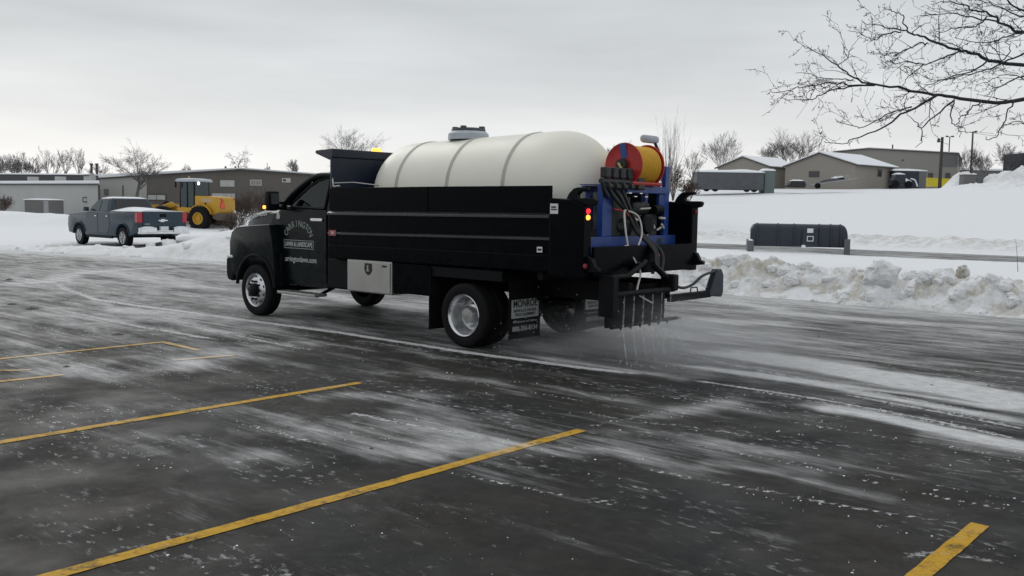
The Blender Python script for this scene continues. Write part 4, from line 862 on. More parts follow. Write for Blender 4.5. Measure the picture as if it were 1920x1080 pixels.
rgd = np.random.default_rng(9); n_ = 420
dx = rgd.uniform(-3.0, -.2, n_); dy = rgd.uniform(-1.1, 1.25, n_); dz = np.abs(rgd.normal(0, .28, n_))+.02; ds = rgd.uniform(.003, .009, n_)
P = np.stack([tp[0]+FW[0]*dx-RT[0]*dy, tp[1]+FW[1]*dx-RT[1]*dy, dz], -1); tet = np.array([(1, 1, 1), (-1, -1, 1), (-1, 1, -1), (1, -1, -1)])*.7
dr = fastmesh('brine_droplets', (P[:, None, :]+tet[None]*ds[:, None, None]).reshape(-1, 3), (np.array([(0, 1, 2), (0, 3, 1), (0, 2, 3), (1, 3, 2)])[None]+4*np.arange(n_)[:, None, None]).reshape(-1, 3), 'snow')
dr['kind'] = 'stuff'; dr['label'] = 'tiny flying drops of brine behind the rear wheels'

# ------------------------------------------------------------------ parked pickup (local: x forward from the rear axle, y left)
PW = np.array([-14.76, 35.2]); pc = PW+RT*1.0; gz = 0.0
PK = thing('pickup_truck', 'dark blue grey crew cab pickup parked in the snow with snow filled bed', 'pickup', (pc[0], pc[1], gz), YAW)
def arch(xc, r, z0, n=11): return [(xc+r*math.cos(a), z0+r*math.sin(a)) for a in np.linspace(R(178), R(2), n)]
WB = 3.63
low = [(-1.18, .62)]+[(-.56, .48)]+arch(0, .50, .42)+[(.56, .42), (WB-.58, .42)]+arch(WB, .50, .42)+[(WB+.60, .45), (WB+.95, .50), (WB+1.02, .80), (WB+.98, 1.10), (WB+.80, 1.24), (2.75, 1.36), (1.0, 1.34), (1.0, 1.38), (-1.14, 1.40), (-1.18, 1.30)]
body = MB().prism(low, -.98, .98).build('body', 'pickup_paint', PK, bevel=.05, smooth=True, seg=3)
MB().prism([(-.9, 1.404), (.9, 1.404), (.9, 1.41), (-.9, 1.41)], -.8, .8).build('bed_liner', 'rubber', body)
for xx, z in ((0, .42), (WB, .42)):
    for s in (1, -1): MB().tube([(xx+.515*math.cos(a), s*.985, z+.515*math.sin(a)) for a in np.linspace(R(8), R(172), 18)], .03, 6).build('arch_lip', 'pickup_paint', body, smooth=True)
MB().box((.6, -.93, .36), (3.0, .93, .50)).build('sill', 'black_steel', body)
for s in (1, -1): MB().tube([(.75, s*1.0, .38), (2.9, s*1.0, .38)], .045, 8).build('running_board', 'black_steel', PK, smooth=True)
# greenhouse
def gs(z, xr, xf, w): return [(xr, -w, z), (xr, w, z), (xf, w, z), (xf, -w, z)]
MB().loft([gs(1.30, 1.02, 3.02, .93), gs(1.86, 1.28, 2.20, .74), gs(1.90, 1.36, 2.12, .68)]).build('cabin', 'pickup_paint', PK, bevel=.035, smooth=True)
def gy(z): return .93-(z-1.30)*.339
for s in (1, -1):
    def pan(q, name):
        MB().add([(x, s*(gy(z)+.004), z) for x, z in q]+[(x, s*(gy(z)+.010), z) for x, z in q], [tuple(range(len(q))), tuple(range(len(q), 2*len(q)))]+[(i, (i+1) % len(q), len(q)+(i+1) % len(q), len(q)+i) for i in range(len(q))]).build(name, 'cab_glass' if s > 0 else 'dark_glass', PK)
    pan([(2.02, 1.38), (2.86, 1.40), (2.72, 1.52), (2.36, 1.80), (2.02, 1.81)], 'side_window'); pan([(1.32, 1.38), (1.94, 1.38), (1.94, 1.81), (1.46, 1.80)], 'side_window')
    d = MB().prism([(2.0, .52), (2.98, .52), (2.98, 1.28), (2.92, 1.33), (2.0, 1.33)], s*.981, s*.990).build('front_door', 'pickup_paint', PK, bevel=.004); MB().box((2.06, s*.99, 1.17), (2.22, s*1.012, 1.20)).build('handle', 'chrome', d)
    d = MB().prism([(1.05, 1.33), (1.05, .80), (1.15, .60), (1.25, .52), (1.97, .52), (1.97, 1.33)], s*.981, s*.990).build('rear_door', 'pickup_paint', PK, bevel=.004); MB().box((1.12, s*.99, 1.17), (1.28, s*1.012, 1.20)).build('handle', 'chrome', d)
    m_ = MB().prism([(2.72, 1.36), (2.86, 1.36), (2.90, 1.50), (2.76, 1.54)], s*.96, s*1.16).build('mirror', 'pickup_paint', PK, bevel=.03, smooth=True)
    tl = MB().prism([(-1.20, .98), (-.98, .98), (-.97, 1.16), (-.99, 1.36), (-1.20, 1.36)], s*.80, s*.992).build('tail_lamp', 'tail_red', PK, bevel=.02)
    for xx in (0, WB):
        w = MB().lathe([(.225, -.12), (.33, -.13), (.385, -.11), (.395, 0), (.385, .11), (.33, .13), (.225, .12)], 28, 'y').build('wheel', 'rubber', PK, smooth=True, loc=(xx, s*.86, .395))
        rm = MB().lathe([(.23, s*.10), (.235, s*.125), (.215, s*.115), (.20, s*.05), (.19, s*.03), (0, s*.04)], 24, 'y').build('rim', 'alloy', w, smooth=True)
        sp = MB()
        for k in range(6):
            a = k*math.pi/3; MB().tube([(.05*math.cos(a), s*.10, .05*math.sin(a)), (.21*math.cos(a), s*.105, .21*math.sin(a))], .03, 6).build('spoke', 'alloy', w)
MB().add([(1.0, -.74, 1.42), (1.0, .74, 1.42), (1.225, .62, 1.82), (1.225, -.62, 1.82), (1.06, -.80, 1.42), (1.06, .80, 1.42), (1.28, .62, 1.82), (1.28, -.62, 1.82)], [(0, 1, 2, 3), (4, 5, 6, 7), (0, 1, 5, 4), (1, 2, 6, 5), (2, 3, 7, 6), (3, 0, 4, 7)]).build('rear_window', 'dark_glass', PK)
MB().add([(3.035, -.82, 1.38), (3.035, .82, 1.38), (2.25, .66, 1.84), (2.25, -.66, 1.84), (2.98, -.82, 1.38), (2.98, .82, 1.38), (2.2, .66, 1.84), (2.2, -.66, 1.84)], [(0, 1, 2, 3), (4, 5, 6, 7), (0, 1, 5, 4), (1, 2, 6, 5), (2, 3, 7, 6), (3, 0, 4, 7)]).build('windshield', 'dark_glass', PK)
tg = MB().box((-1.215, -.79, .82), (-1.17, .79, 1.39)).build('tailgate', 'pickup_paint', PK, bevel=.015)
MB().box((-1.222, -.13, 1.19), (-1.214, .13, 1.30)).build('handle', 'black_steel', tg, bevel=.01)
em = [(.0-.20, 1.045), (-.20+.03, 1.085), (-.085, 1.085), (-.07, 1.12), (.085, 1.12), (.075, 1.085), (.20, 1.085), (.17, 1.045), (.055, 1.045), (.04, 1.01), (-.115, 1.01), (-.10, 1.045)]
MB().prism([(-a, b) for a, b in em], -1.232, -1.2155, 'yz').build('emblem', 'chrome', tg)
MB().box((-1.222, .52, .92), (-1.2155, .72, .945)).build('badge', 'steel_dull', tg)
bp_ = MB().box((-1.40, -1.0, .56), (-1.20, 1.0, .64)).box((-1.41, .34, .60), (-1.21, .98, .80)).box((-1.41, -.98, .60), (-1.21, -.34, .80)).box((-1.38, -.34, .64), (-1.21, .34, .70)).build('rear_bumper', 'chrome', PK, bevel=.02)
pt = MB().box((-1.33, -.16, .70), (-1.225, .16, .84)).build('license_plate', 'sticker', PK)
def snowcap(name, parent, x0, x1, y0, y1, zf, nx=16, ny=12, mt='snow', z0=None):
    mb = MB(); xs = np.linspace(x0, x1, nx); ys = np.linspace(y0, y1, ny); top = []
    for x in xs:
        for y in ys: top.append((x, y, zf((x-x0)/(x1-x0), (y-y0)/(y1-y0))))
    F = [(i*ny+j, (i+1)*ny+j, (i+1)*ny+j+1, i*ny+j+1) for i in range(nx-1) for j in range(ny-1)]
    b = len(top); zb = z0 if z0 is not None else min(t[2] for t in top)-.02
    F2 = []
    ring = [i*ny for i in range(nx)]+[(nx-1)*ny+j for j in range(1, ny)]+[i*ny+ny-1 for i in range(nx-2, -1, -1)]+[j for j in range(ny-2, 0, -1)]
    bot = [(top[i][0], top[i][1], zb) for i in ring]; n_ = len(ring)
    for k in range(n_): F2.append((ring[k], ring[(k+1) % n_], b+(k+1) % n_, b+k))
    F2.append(tuple(b+k for k in range(n_)))
    return mb.add(top+bot, F+F2).build(name, mt, parent, smooth=True)
dome = lambda u, p=2.5: max(0, 1-abs(2*u-1)**p)
snowcap('bed_snow', PK, -1.15, .98, -.93, .93, lambda a, b: 1.39+.17*dome(b, 2)*(.35+.65*a)*(1-.4*max(0, a-.8)*5*.3)+.03*mnoise.noise((a*3, b*3, 1)), 18, 14, z0=1.385)
snowcap('roof_snow', PK, 1.30, 2.2, -.70, .70, lambda a, b: 1.885+.055*dome(a, 3)*dome(b, 4)**.6+.01*mnoise.noise((a*4, b*4, 2)), 12, 12, z0=1.87)
for s in (1, -1): snowcap('bumper_snow', PK, -1.40, -1.225, s*.66-.28, s*.66+.28, lambda a, b: .802+.045*dome(a)*dome(b), 6, 10, z0=.80)
p = PK.matrix_basis @ Vector((-1.9, .15, 0)); chunk('snow_chunk', (p[0], p[1], .22), .26, 1.7, sf, (1.3, 1, .7))
p = PK.matrix_basis @ Vector((-1.7, .75, 0)); chunk('snow_chunk', (p[0], p[1], .16), .16, 4.7, sf, (1.3, 1, .7))

# ------------------------------------------------------------------ wheel loader (local: x forward from the rear axle)
lw = atY(371, 410, 58.0); LYAW = R(161)
LD = thing('wheel_loader', 'yellow articulated wheel loader with glazed cab standing behind the pickup', 'loader', (lw[0]+.45, lw[1]+1.0, .02), LYAW)
def lbox(n, a, b, m='loader_yellow', bv=.03, par=None): return MB().box(a, b).build(n, m, par or LD, bevel=bv)
hd = MB().prism([(-1.2, 1.05), (-1.3, 1.35), (-1.3, 2.02), (-1.15, 2.10), (.55, 2.16), (.55, 1.15), (.2, 1.0), (-.8, .95)], -.80, .80).build('engine_hood', 'loader_yellow', LD, bevel=.06, smooth=True)
text('lettering', 'DEERE', .30, 'decal_white', hd, (-.36, .806, 1.86), (-1, 0, 0), (0, 0, 1), sx=1.0)
MB().box((-.9, .80, 1.25), (.35, .806, 1.45)).build('louvre', 'loader_yellow', hd)
MB().box((-.32, .802, 1.62), (-.22, .808, 1.74)).build('print', 'print_black', hd)
cw = MB().prism([(-1.4, .70), (-1.4, 1.05), (-1.25, 1.10), (-.85, .95), (-.85, .75), (-1.3, .62)], -.95, .95).build('counterweight', 'rust', LD, bevel=.05)
lbox('rear_frame', (-1.3, -.42, .60), (1.35, .42, 1.05), 'black_steel')
sm = MB().prism([(.30, 1.42), (.74, 1.42), (.55, 1.86), (.49, 1.86)], -1.325, -1.305, 'yz').build('warning_triangle', 'orange_sign', LD); MB().prism([(.24, 1.38), (.80, 1.38), (.62, 1.95), (.42, 1.95)], -1.306, -1.3005, 'yz').build('warning_border', 'tail_red', sm)
for s in (1, -1):
    lbox('tail_lamp', (-1.34, s*.68-.06, 1.92), (-1.29, s*.68+.06, 2.02), 'tail_red', .01)
    for xx in (0, 2.85):
        w = MB().lathe([(.36, -.24), (.60, -.27), (.70, -.25), (.745, -.16), (.745, .16), (.70, .25), (.60, .27), (.36, .24)], 30, 'y').build('wheel', 'rubber', LD, smooth=True, loc=(xx, s*1.0, .745))
        MB().lathe([(.37, s*.22), (.38, s*.25), (.34, s*.23), (.30, s*.10), (.12, s*.08), (.10, s*.14), (0, s*.14)], 24, 'y').build('rim', 'loader_yellow', w, smooth=True)
        for k in range(22):
            a = k*2*math.pi/22; b = a+.09
            MB().add([(.745*math.cos(a+e)+0, y, .745*math.sin(a+e)) if 0 else ((.74+h)*math.cos(a+e+q), y, (.74+h)*math.sin(a+e+q)) for (y, q) in ((s*.02, 0), (s*.26, .10)) for h in (0, .03) for e in (-.035, .035)], [(0, 1, 3, 2), (4, 5, 7, 6), (0, 1, 5, 4), (2, 3, 7, 6), (0, 2, 6, 4), (1, 3, 7, 5)]).build('tread_lug', 'rubber', w)
    MB().tube([(.86*math.cos(a), s*1.0, .745+.86*math.sin(a)) for a in np.linspace(R(20), R(160), 10)], .05, 6).build('mudguard', 'loader_yellow', LD, smooth=True)
MB().prism([(.35, 1.10), (1.75, 1.10), (1.9, 1.35), (1.55, 1.42), (.35, 1.40)], -.85, .85).build('platform', 'loader_yellow', LD, bevel=.03)
cb = MB()
cab = LD
for (x0, y0) in ((.62, .72), (.62, -.72), (1.72, .70), (1.72, -.70)):
    MB().tube([(x0, y0, 1.38), (x0+(.02 if x0 < 1 else -.06), y0*.97, 3.02)], .05, 6).build('cab_post', 'black_steel', LD)
rf = MB().prism([(.42, 3.02), (1.92, 3.02), (1.98, 3.10), (1.85, 3.20), (.55, 3.22), (.40, 3.12)], -.86, .86).build('cab_roof', 'tank_lid', LD, bevel=.04, smooth=True)
snowcap('roof_snow', rf, .5, 1.88, -.8, .8, lambda a, b: 3.20+.05*dome(a, 4)*dome(b, 4), 8, 8, z0=3.19)
for s in (1, -1):
    MB().box((.68, s*.705, 1.45), (1.66, s*.715, 3.0)).build('cab_glass', 'cab_glass', LD)
    MB().tube([(1.15, s*.73, 1.45), (1.15, s*.72, 3.0)], .035, 6).build('door_post', 'black_steel', LD)
    lbox('cab_mirror', (1.75, s*1.02-.05, 2.65), (1.82, s*1.02+.05, 3.0), 'black_steel', .02)
MB().box((.60, -.66, 2.15), (.61, .66, 3.0)).build('cab_glass', 'cab_glass', LD); MB().box((1.72, -.64, 1.5), (1.73, .64, 3.0)).build('cab_glass', 'cab_glass', LD)
MB().lathe([(0, -.05), (.09, -.04), (.10, 0), (.06, .04), (0, .04)], 12, 'x', (.40, .60, 2.92)).build('work_light', 'work_light', LD, smooth=True)
MB().lathe([(.05, 3.25), (.05, 3.33), (.03, 3.38), (0, 3.38)], 10, 'z', (1.3, .35, 0)).build('beacon', 'brass', LD)
lbox('seat', (.75, -.28, 1.45), (1.15, .28, 2.2), 'seat', .05)
MB().prism([(1.75, .70), (3.6, .62), (3.7, 1.1), (3.2, 1.55), (2.2, 1.50), (1.75, 1.1)], -.40, .40).build('front_frame', 'loader_yellow', LD, bevel=.04)
for s in (1, -1): MB().prism([(2.1, 1.55), (2.5, 1.75), (3.5, 1.45), (4.6, .75), (4.75, .50), (4.5, .45), (3.4, 1.15), (2.4, 1.4)], s*.55-.07, s*.55+.07).build('lift_arm', 'loader_yellow', LD, bevel=.02)
MB().tube([(2.3, 0, 1.35), (3.3, 0, 1.75), (4.5, 0, 1.1)], .08, 8).build('tilt_link', 'black_steel', LD)
bk = MB(); oc = [(4.6, 1.55), (4.62, .9), (4.75, .35), (5.05, .12), (5.9, .05), (5.9, .09), (5.1, .17), (4.82, .38), (4.70, .9), (4.70, 1.55)]
MB().prism(oc, -1.35, 1.35).build('bucket', 'loader_yellow', LD)
for s in (1, -1): MB().prism([(4.64, 1.5), (4.66, .9), (4.8, .38), (5.08, .14), (5.85, .07), (5.3, 1.0)], s*1.33-.02, s*1.33+.02).build('bucket_side', 'loader_yellow', LD)

# ------------------------------------------------------------------ snow pusher on the median
q0, q1 = atY(1402, 470, 39.0), atY(1592, 476, 38.2); q0[2] = q1[2] = 0; dq = q1-q0; Lq = np.linalg.norm(dq[:2]); aq = math.atan2(dq[1], dq[0])
sz = -.06
SP = thing('snow_pusher', 'black snow pusher box with grey end plates standing on the snowy median', 'snow pusher', (q0[0], q0[1], sz), aq)
prof = [(.42*math.cos(a)+.30, .86+.42*math.sin(a)) for a in np.linspace(R(115), R(240), 14)]
prof = [(.45, 1.30), (.25, 1.30), (.10, 1.24), (.01, 1.12), (-.02, .90), (-.01, .60), (.03, .36), (.07, .36), (.03, .60), (.02, .90), (.05, 1.10), (.13, 1.20), (.26, 1.26), (.45, 1.26)]
secs = [[(x, y, z-dr*(z-.36)/.94) for y, z in prof] for x, dr in ((.08, .30), (.10, .20), (.15, .10), (.22, .035), (.32, 0), (Lq-.32, 0), (Lq-.22, .035), (Lq-.15, .10), (Lq-.10, .20), (Lq-.08, .30))]
md = MB().loft(secs).build('moldboard', 'pusher_paint', SP, smooth=True)
for k, x in enumerate((.36, 1.20, 1.85, 2.85, 3.3, Lq-.36)):
    MB().prism([(.30, 1.325), (.18, 1.32), (.02, 1.24), (-.07, 1.08), (-.09, .85), (-.07, .45), (.0, .40), (.0, .9), (.08, 1.16), (.20, 1.27), (.30, 1.28)], x-.03, x+.03, 'yz').build('rib', 'pusher_paint', SP, bevel=.008)
MB().box((2.16, -.14, .40), (2.78, -.03, 1.12)).build('hitch_plate', 'pusher_paint', SP, bevel=.02)
pa = MB().box((2.34, -.152, .95), (2.58, -.142, 1.13)).build('white_plate', 'sticker', SP, bevel=.02)
fr_ = MB().box((2.34, -.152, .60), (2.60, -.142, .63)).box((2.34, -.152, .79), (2.60, -.142, .82)).box((2.34, -.152, .63), (2.37, -.142, .79)).box((2.57, -.152, .63), (2.60, -.142, .79)).build('label_frame', 'sticker', SP)
for x0, x1, zt in ((0, .22, .62), (Lq-.22, Lq, .72)):
    MB().box((x0, -.10, 0), (x0+.24 if x0 == 0 else x1, -.06, zt)).build('shoe_plate', 'pusher_plate', SP, bevel=.012)
    xx = x0 if x0 == 0 else x1
    MB().prism([(-.10, 0), (1.3, 0), (1.4, .15), (1.1, .62), (-.06, zt)], xx-.02, xx+.02, 'yz').build('end_plate', 'pusher_plate', SP, bevel=.008)
snowcap('snow_patch', SP, .02, .18, -.14, -.06, lambda a, b: .62+.03*dome(a)*dome(b), 5, 5, z0=.58); snowcap('snow_patch', SP, 2.14, 2.30, -.17, -.06, lambda a, b: .42+.04*dome(a)*dome(b), 5, 5, z0=.33)

# ------------------------------------------------------------------ buildings
def zat(px, py, Y): return atY(px, py, Y)[2]
def gable(name, label, cat, near, dA, dB, W, L, eave, ridge, wall, base, roofm='snow', over=.35, group=None):
    """near = near ground corner; dA along the gable, dB along the length"""
    T = thing(name, label, cat, (near[0], near[1], base), 0, group)
    dA, dB = np.array(dA), np.array(dB)
    def P(a, b, z): q = dA*a+dB*b; return (q[0], q[1], z)
    pr = [(0, -1.5), (W, -1.5), (W, eave), (W/2, ridge), (0, eave)]
    MB().add([P(a, 0, z) for a, z in pr]+[P(a, L, z) for a, z in pr], [(0, 1, 2, 3, 4), (5, 6, 7, 8, 9)]+[(i, (i+1) % 5, 5+(i+1) % 5, 5+i) for i in range(5)]).build('wall', wall, T)
    t = .22; sl_ = (ridge-eave)/(W/2)
    rp = [(-over, eave-over*sl_+.03), (W/2, ridge+.03), (W+over, eave-over*sl_+.03), (W+over, eave-over*sl_+.03+t*.6), (W/2, ridge+t), (-over, eave-over*sl_+.03+t*.6)]
    rf = MB().add([P(a, -over*.4, z) for a, z in rp]+[P(a, L+over, z) for a, z in rp], [(0, 1, 2, 3, 4, 5), (6, 7, 8, 9, 10, 11)]+[(i, (i+1) % 6, 6+(i+1) % 6, 6+i) for i in range(6)]).build('roof', roofm, T)
    fp = [(-over-.02, eave-over*sl_-.10), (W/2, ridge-.10), (W+over+.02, eave-over*sl_-.10), (W+over+.02, eave-over*sl_+.06), (W/2, ridge+.06), (-over-.02, eave-over*sl_+.06)]
    MB().add([P(a, -over*.4-.06, z) for a, z in fp]+[P(a, -over*.4+.02, z) for a, z in fp], [(0, 1, 2, 3, 4, 5), (6, 7, 8, 9, 10, 11)]+[(i, (i+1) % 6, 6+(i+1) % 6, 6+i) for i in range(6)]).build('fascia', 'trim_dark', rf)
    MB().add([P(-over-.05, b, z) for b in (-over*.4, L+over) for z in (eave-over*sl_-.10, eave-over*sl_+.07)]+[P(-over+.03, b, z) for b in (-over*.4, L+over) for z in (eave-over*sl_-.10, eave-over*sl_+.07)], [(0, 1, 3, 2), (4, 5, 7, 6), (0, 1, 5, 4), (2, 3, 7, 6), (0, 2, 6, 4), (1, 3, 7, 5)]).build('gutter', 'trim_dark', rf)
    T['_P'] = 0; del T['_P']
    return T, P
def opening(T, P, face, a0, a1, z0, z1, pane, frame='trim_dark', name='window'):
    """framed pane on the gable face ('A') or the long near face ('B')"""
    def pt(a, off, z):
        return P(a, -off, z) if face == 'A' else P(-off, a, z)
    def bx(a0, a1, z0, z1, o0, o1): 
        return [pt(a, o, z) for z in (z0, z1) for o in (o0, o1) for a in (a0, a1)], [(0, 1, 3, 2), (4, 5, 7, 6), (0, 1, 5, 4), (2, 3, 7, 6), (0, 2, 6, 4), (1, 3, 7, 5)]
    f = MB().add(*bx(a0, a1, z0, z1, -.05, .05)).build(name, frame, T); e = .07
    MB().add(*bx(a0+e, a1-e, z0+e, z1-e, .045, .06)).build('pane', pane, f); return f
def dirs(deg): a = R(deg); return (-math.cos(a), math.sin(a)), (math.sin(a), math.cos(a))
# tan barn
n0 = atY(1602, 353, 108); bz = n0[2]; dA, dB = dirs(50)
T, P = gable('garage_building', 'tan gabled metal garage with snowy roof on the rise', 'garage', n0, dA, dB, 9.3, 9.0, 2.75, 4.2, 'wall_tan', bz)
opening(T, P, 'A', 4.6, 6.0, 1.35, 2.05, 'pane_dark'); opening(T, P, 'B', 5.0, 5.9, 1.5, 2.35, 'pane_dark')
# low house behind and left of it
n0 = atY(1484, 352, 128); dA, dB = dirs(50); n1 = atY(1440, 352, 116)
T, P = gable('storage_building', 'low building with wide snow covered roof left of the tan garage', 'building', n1, dA, dB, 7.8, 7.2, 2.65, 3.9, 'wall_tan', n1[2])
# grey tarp trailers
def boxthing(name, label, cat, px0, px1, pyb, pyt, Y, depth, material, capsnow=.25, lean=0, group=None, Y1=None, wheels=True):
    a, b = atY(px0, pyb, Y), atY(px1, pyb, Y1 or Y); zt = zat(px0, pyt, Y)-a[2]; d = b-a; Lb = np.linalg.norm(d[:2]); ang = math.atan2(d[1], d[0])
    T = thing(name, label, cat, (a[0], a[1], a[2]-.1), ang, group)
    MB().box((0, 0, .18 if wheels else -.5), (Lb, depth, zt)).build('box', material, T, bevel=.06)
    if capsnow: snowcap('snow_cap', T, -.05, Lb+.05, -.06, depth, lambda u, v: zt+capsnow*(.35+.65*dome(u, 6)*dome(v, 4))*(.8+.4*mnoise.noise((u*Lb*.5, v*2, px0))), 24, 8, z0=zt-.03)
    if wheels:
        for x in (.15*Lb, .28*Lb, .75*Lb, .86*Lb): MB().lathe([(0, -.1), (.40, -.1), (.42, 0), (.40, .12), (0, .12)], 16, 'y', (x, .12, .35)).build('wheel', 'rubber', T, smooth=True)
    return T, Lb, zt
T, Lb, zt = boxthing('tarped_trailer', 'long low trailer covered by a grey tarp with snow on top', 'trailer', 1306, 1432, 356, 320, 104, 2.6, 'tarp_grey', .35)
T, Lb, zt = boxthing('tarped_crate', 'small grey green tarp covered box at the end of the grey trailer', 'box', 1433, 1452, 354, 318, 104.5, 2.4, 'tarp_green', .3, wheels=False)
# big hall
a = atY(1562, 345, 150); b = atY(1793, 345, 142); d = (b-a)[:2]; Lh = np.linalg.norm(d); ang = math.atan2(d[1], d[0]); bz = a[2]-.5
T = thing('warehouse', 'large light grey metal warehouse with flat gable and dark corner panel', 'warehouse', (a[0], a[1], bz), ang)
zl, zp, zr = zat(1562, 286, 150)-bz, zat(1625, 280, 148)-bz, zat(1793, 289, 142)-bz; xp = Lh*.29
MB().prism([(0, -2), (Lh, -2), (Lh, zr), (xp, zp), (0, zl)], 0, 22).build('wall', 'wall_grey', T)
rf = MB().prism([(-.2, zl), (xp, zp), (Lh+.2, zr), (Lh+.2, zr+.16), (xp, zp+.16), (-.2, zl+.16)], -.25, 22.3).build('roof', 'trim_dark', T)
MB().prism([(-.1, zl+.17), (xp, zp+.17), (Lh+.1, zr+.17), (Lh+.1, zr+.30), (xp, zp+.32), (-.1, zl+.30)], .3, 22).build('roof_snow', 'snow', rf)
MB().box((Lh*.865, -.06, zr-1.9), (Lh-.02, -.01, zr-.05)).build('corner_panel', 'wall_darkgrey', T)
for px in (1746, 1777):
    x = Lh*(px-1562)/231; f = MB().box((x-.35, -.06, .6+.5), (x+.35, .02, 2.2)).build('window', 'trim_dark', T); MB().box((x-.27, -.075, 1.2), (x+.27, -.05, 2.1)).build('pane', 'pane_dark', f)
MB().box((Lh*.56, -.1, zr-.95), (Lh*.56+.3, -.01, zr-.75)).build('wall_lamp', 'trim_dark', T)
MB().tube([(xp+3.0, 5, zp), (xp+3.0, 5, zp+1.0)], .12, 6).build('vent_pipe', 'trim_dark', T)
# dark trailer and snowy machine at the garage corner
T, Lb, zt = boxthing('dark_trailer', 'black open front box trailer beside the tan garage', 'trailer', 1674, 1736, 350, 318, 112, 3.5, 'trailer_dark', .3, wheels=False)
MB().box((Lb-.9, -.05, .0), (Lb-.03, -.005, zt-.05)).build('door_panel', 'wall_darkgrey', T)
c = atY(1690, 351, 107.5)
T = thing('covered_tractor', 'small dark machine capped with snow in front of the black trailer', 'machine', (c[0], c[1], c[2]-.1), 0)
bd = MB().prism([(-1.0, .4), (1.0, .4), (1.15, .8), (.6, 1.1), (.3, 1.6), (-.6, 1.65), (-.9, 1.1), (-1.1, .9)], 0, 1.3).build('body', 'pusher_paint', T, bevel=.1)
for x in (-.7, .8): MB().lathe([(0, -.12), (.42, -.12), (.45, 0), (.42, .15), (0, .15)], 16, 'y', (x, 0, .42)).build('wheel', 'rubber', T, smooth=True)
snowcap('snow_cap', T, -.65, .35, -.05, 1.3, lambda u, v: 1.62+.14*dome(u)*dome(v), z0=1.55); snowcap('snow_cap', T, .45, 1.1, -.05, 1.3, lambda u, v: 1.12-.3*u+.1*dome(u)*dome(v), 8, 6, z0=.75)
MB().tube([(1.0, -.05, 1.1), (1.5, -.1, .9), (1.8, -.1, .2)], .07, 6, smooth=4).build('hitch_arm', 'snow', T, smooth=True)
# yellow bin
a = atY(1738, 349, 120); b = atY(1792, 349, 120); Ly = b[0]-a[0]
T = thing('yellow_skip', 'low yellow steel skip container at the warehouse wall', 'container', (a[0], a[1], a[2]-.1), 0)
MB().prism([(.55, .05), (Ly-.35, .05), (Ly, .75), (Ly-.1, 1.05), (.1, 1.15), (0, .9)], 0, 1.8).build('hull', 'sign_yellow', T, bevel=.05); MB().prism([(0.05, 1.10), (Ly-.05, 1.0), (Ly-.05, 1.08), (.05, 1.18)], -.05, 1.85).build('rim', 'sign_yellow', T)
snowcap('snow_cap', T, .1, Ly-.1, .05, 1.75, lambda u, v: 1.05+.1*dome(u)*dome(v), z0=1.0)
# scrap trailer and boat in front of the garage
c = atY(1473, 352, 101)
T = thing('utility_trailer', 'low flatbed trailer loaded with grey frames in front of the tan garage', 'trailer', (c[0]+3.1, c[1], c[2]-.05), 0)
MB().prism([(-.4, .35), (4.6, 1.15), (4.65, 1.25), (-.4, .46)], 0, .08).prism([(-.4, .35), (4.6, 1.15), (4.65, 1.25), (-.4, .46)], 1.5, 1.58).build('frame', 'galv', T)
MB().prism([(.3, .48), (3.4, .98), (3.2, 1.35), (1.0, .95)], .2, 1.4).build('load', 'tarp_grey', T, bevel=.06)
MB().tube([(3.3, .1, 1.05), (3.6, .1, 1.55)], .06, 6).tube([(2.4, .1, 1.35), (3.2, .1, 1.5)], .05, 6).tube([(3.7, .1, 1.2), (3.8, .1, 1.5)], .04, 6).build('stanchion', 'galv', T)
MB().lathe([(0, -.1), (.3, -.1), (.32, 0), (.3, .12), (0, .12)], 14, 'y', (.35, 0, .30)).build('wheel', 'rubber', T, smooth=True)
snowcap('snow_cap', T, 2.2, 3.2, .2, 1.4, lambda u, v: 1.25+.12*u+.08*dome(u)*dome(v), z0=1.1)
T = thing('covered_mower', 'small black covered machine with flat snow cap at the garage wall', 'machine', (c[0]+.4, c[1]+.5, c[2]-.05), 0)
MB().prism([(0, .1), (1.9, .1), (2.0, .5), (1.75, .85), (.4, .85), (.1, .45), (-.2, .3)], 0, 1.2).build('body', 'print_black', T, bevel=.08)
snowcap('snow_cap', T, .4, 1.75, .0, 1.2, lambda u, v: .85+.12*dome(u, 5)*dome(v), z0=.82)
# grey crates in the snow piles
for (px, Y, w, lab) in ((1818, 100, 1.3, 'grey block half buried between the two snow piles'), (1838, 101.5, .7, 'small dark box in the gap of the snow piles')):
    c = atY(px, 338, Y); T = tag(MB().box((-w/2, 0, -1.2), (w/2, 1, .55)).box((-w/2-.05, -.05, .55), (w/2+.05, 1.05, .62)).build('equipment_box', 'wall_darkgrey', loc=(c[0], c[1], c[2]), bevel=.03), lab, 'box')
# left: white shed, long dark roof, brown hall
a = atY(-140, 398, 112); b = atY(189, 400, 94)
T = thing('white_shed', 'long low white metal building at the left with snow edged roof', 'building', (b[0], b[1], 0), 0)
fp = [(a[0]-b[0], a[1]-b[1]), (0, 0), (b[0]*.13, b[1]*.13), (a[0]*1.13-b[0], a[1]*1.13-b[1])]
hz = zat(189, 347, 94); MB().prism(fp, -1, hz, 'xy').build('wall', 'wall_white', T)
rf = MB().prism([(x, y-.25) for x, y in fp], hz, hz+.12, 'xy').build('roof_edge', 'trim_dark', T); MB().prism([(x, y-.15) for x, y in fp], hz+.121, hz+.45, 'xy').build('roof_snow', 'snow', rf, bevel=.06)
dw = np.array(fp[0])/np.hypot(*fp[0])
for k in range(3):
    q = dw*(5+k*5.2)+np.array([0, 3.0]); MB().box((q[0], q[1], hz+.42), (q[0]+.9, q[1]+.8, hz+1.0)).build('roof_vent', 'wall_white', T, bevel=.04)
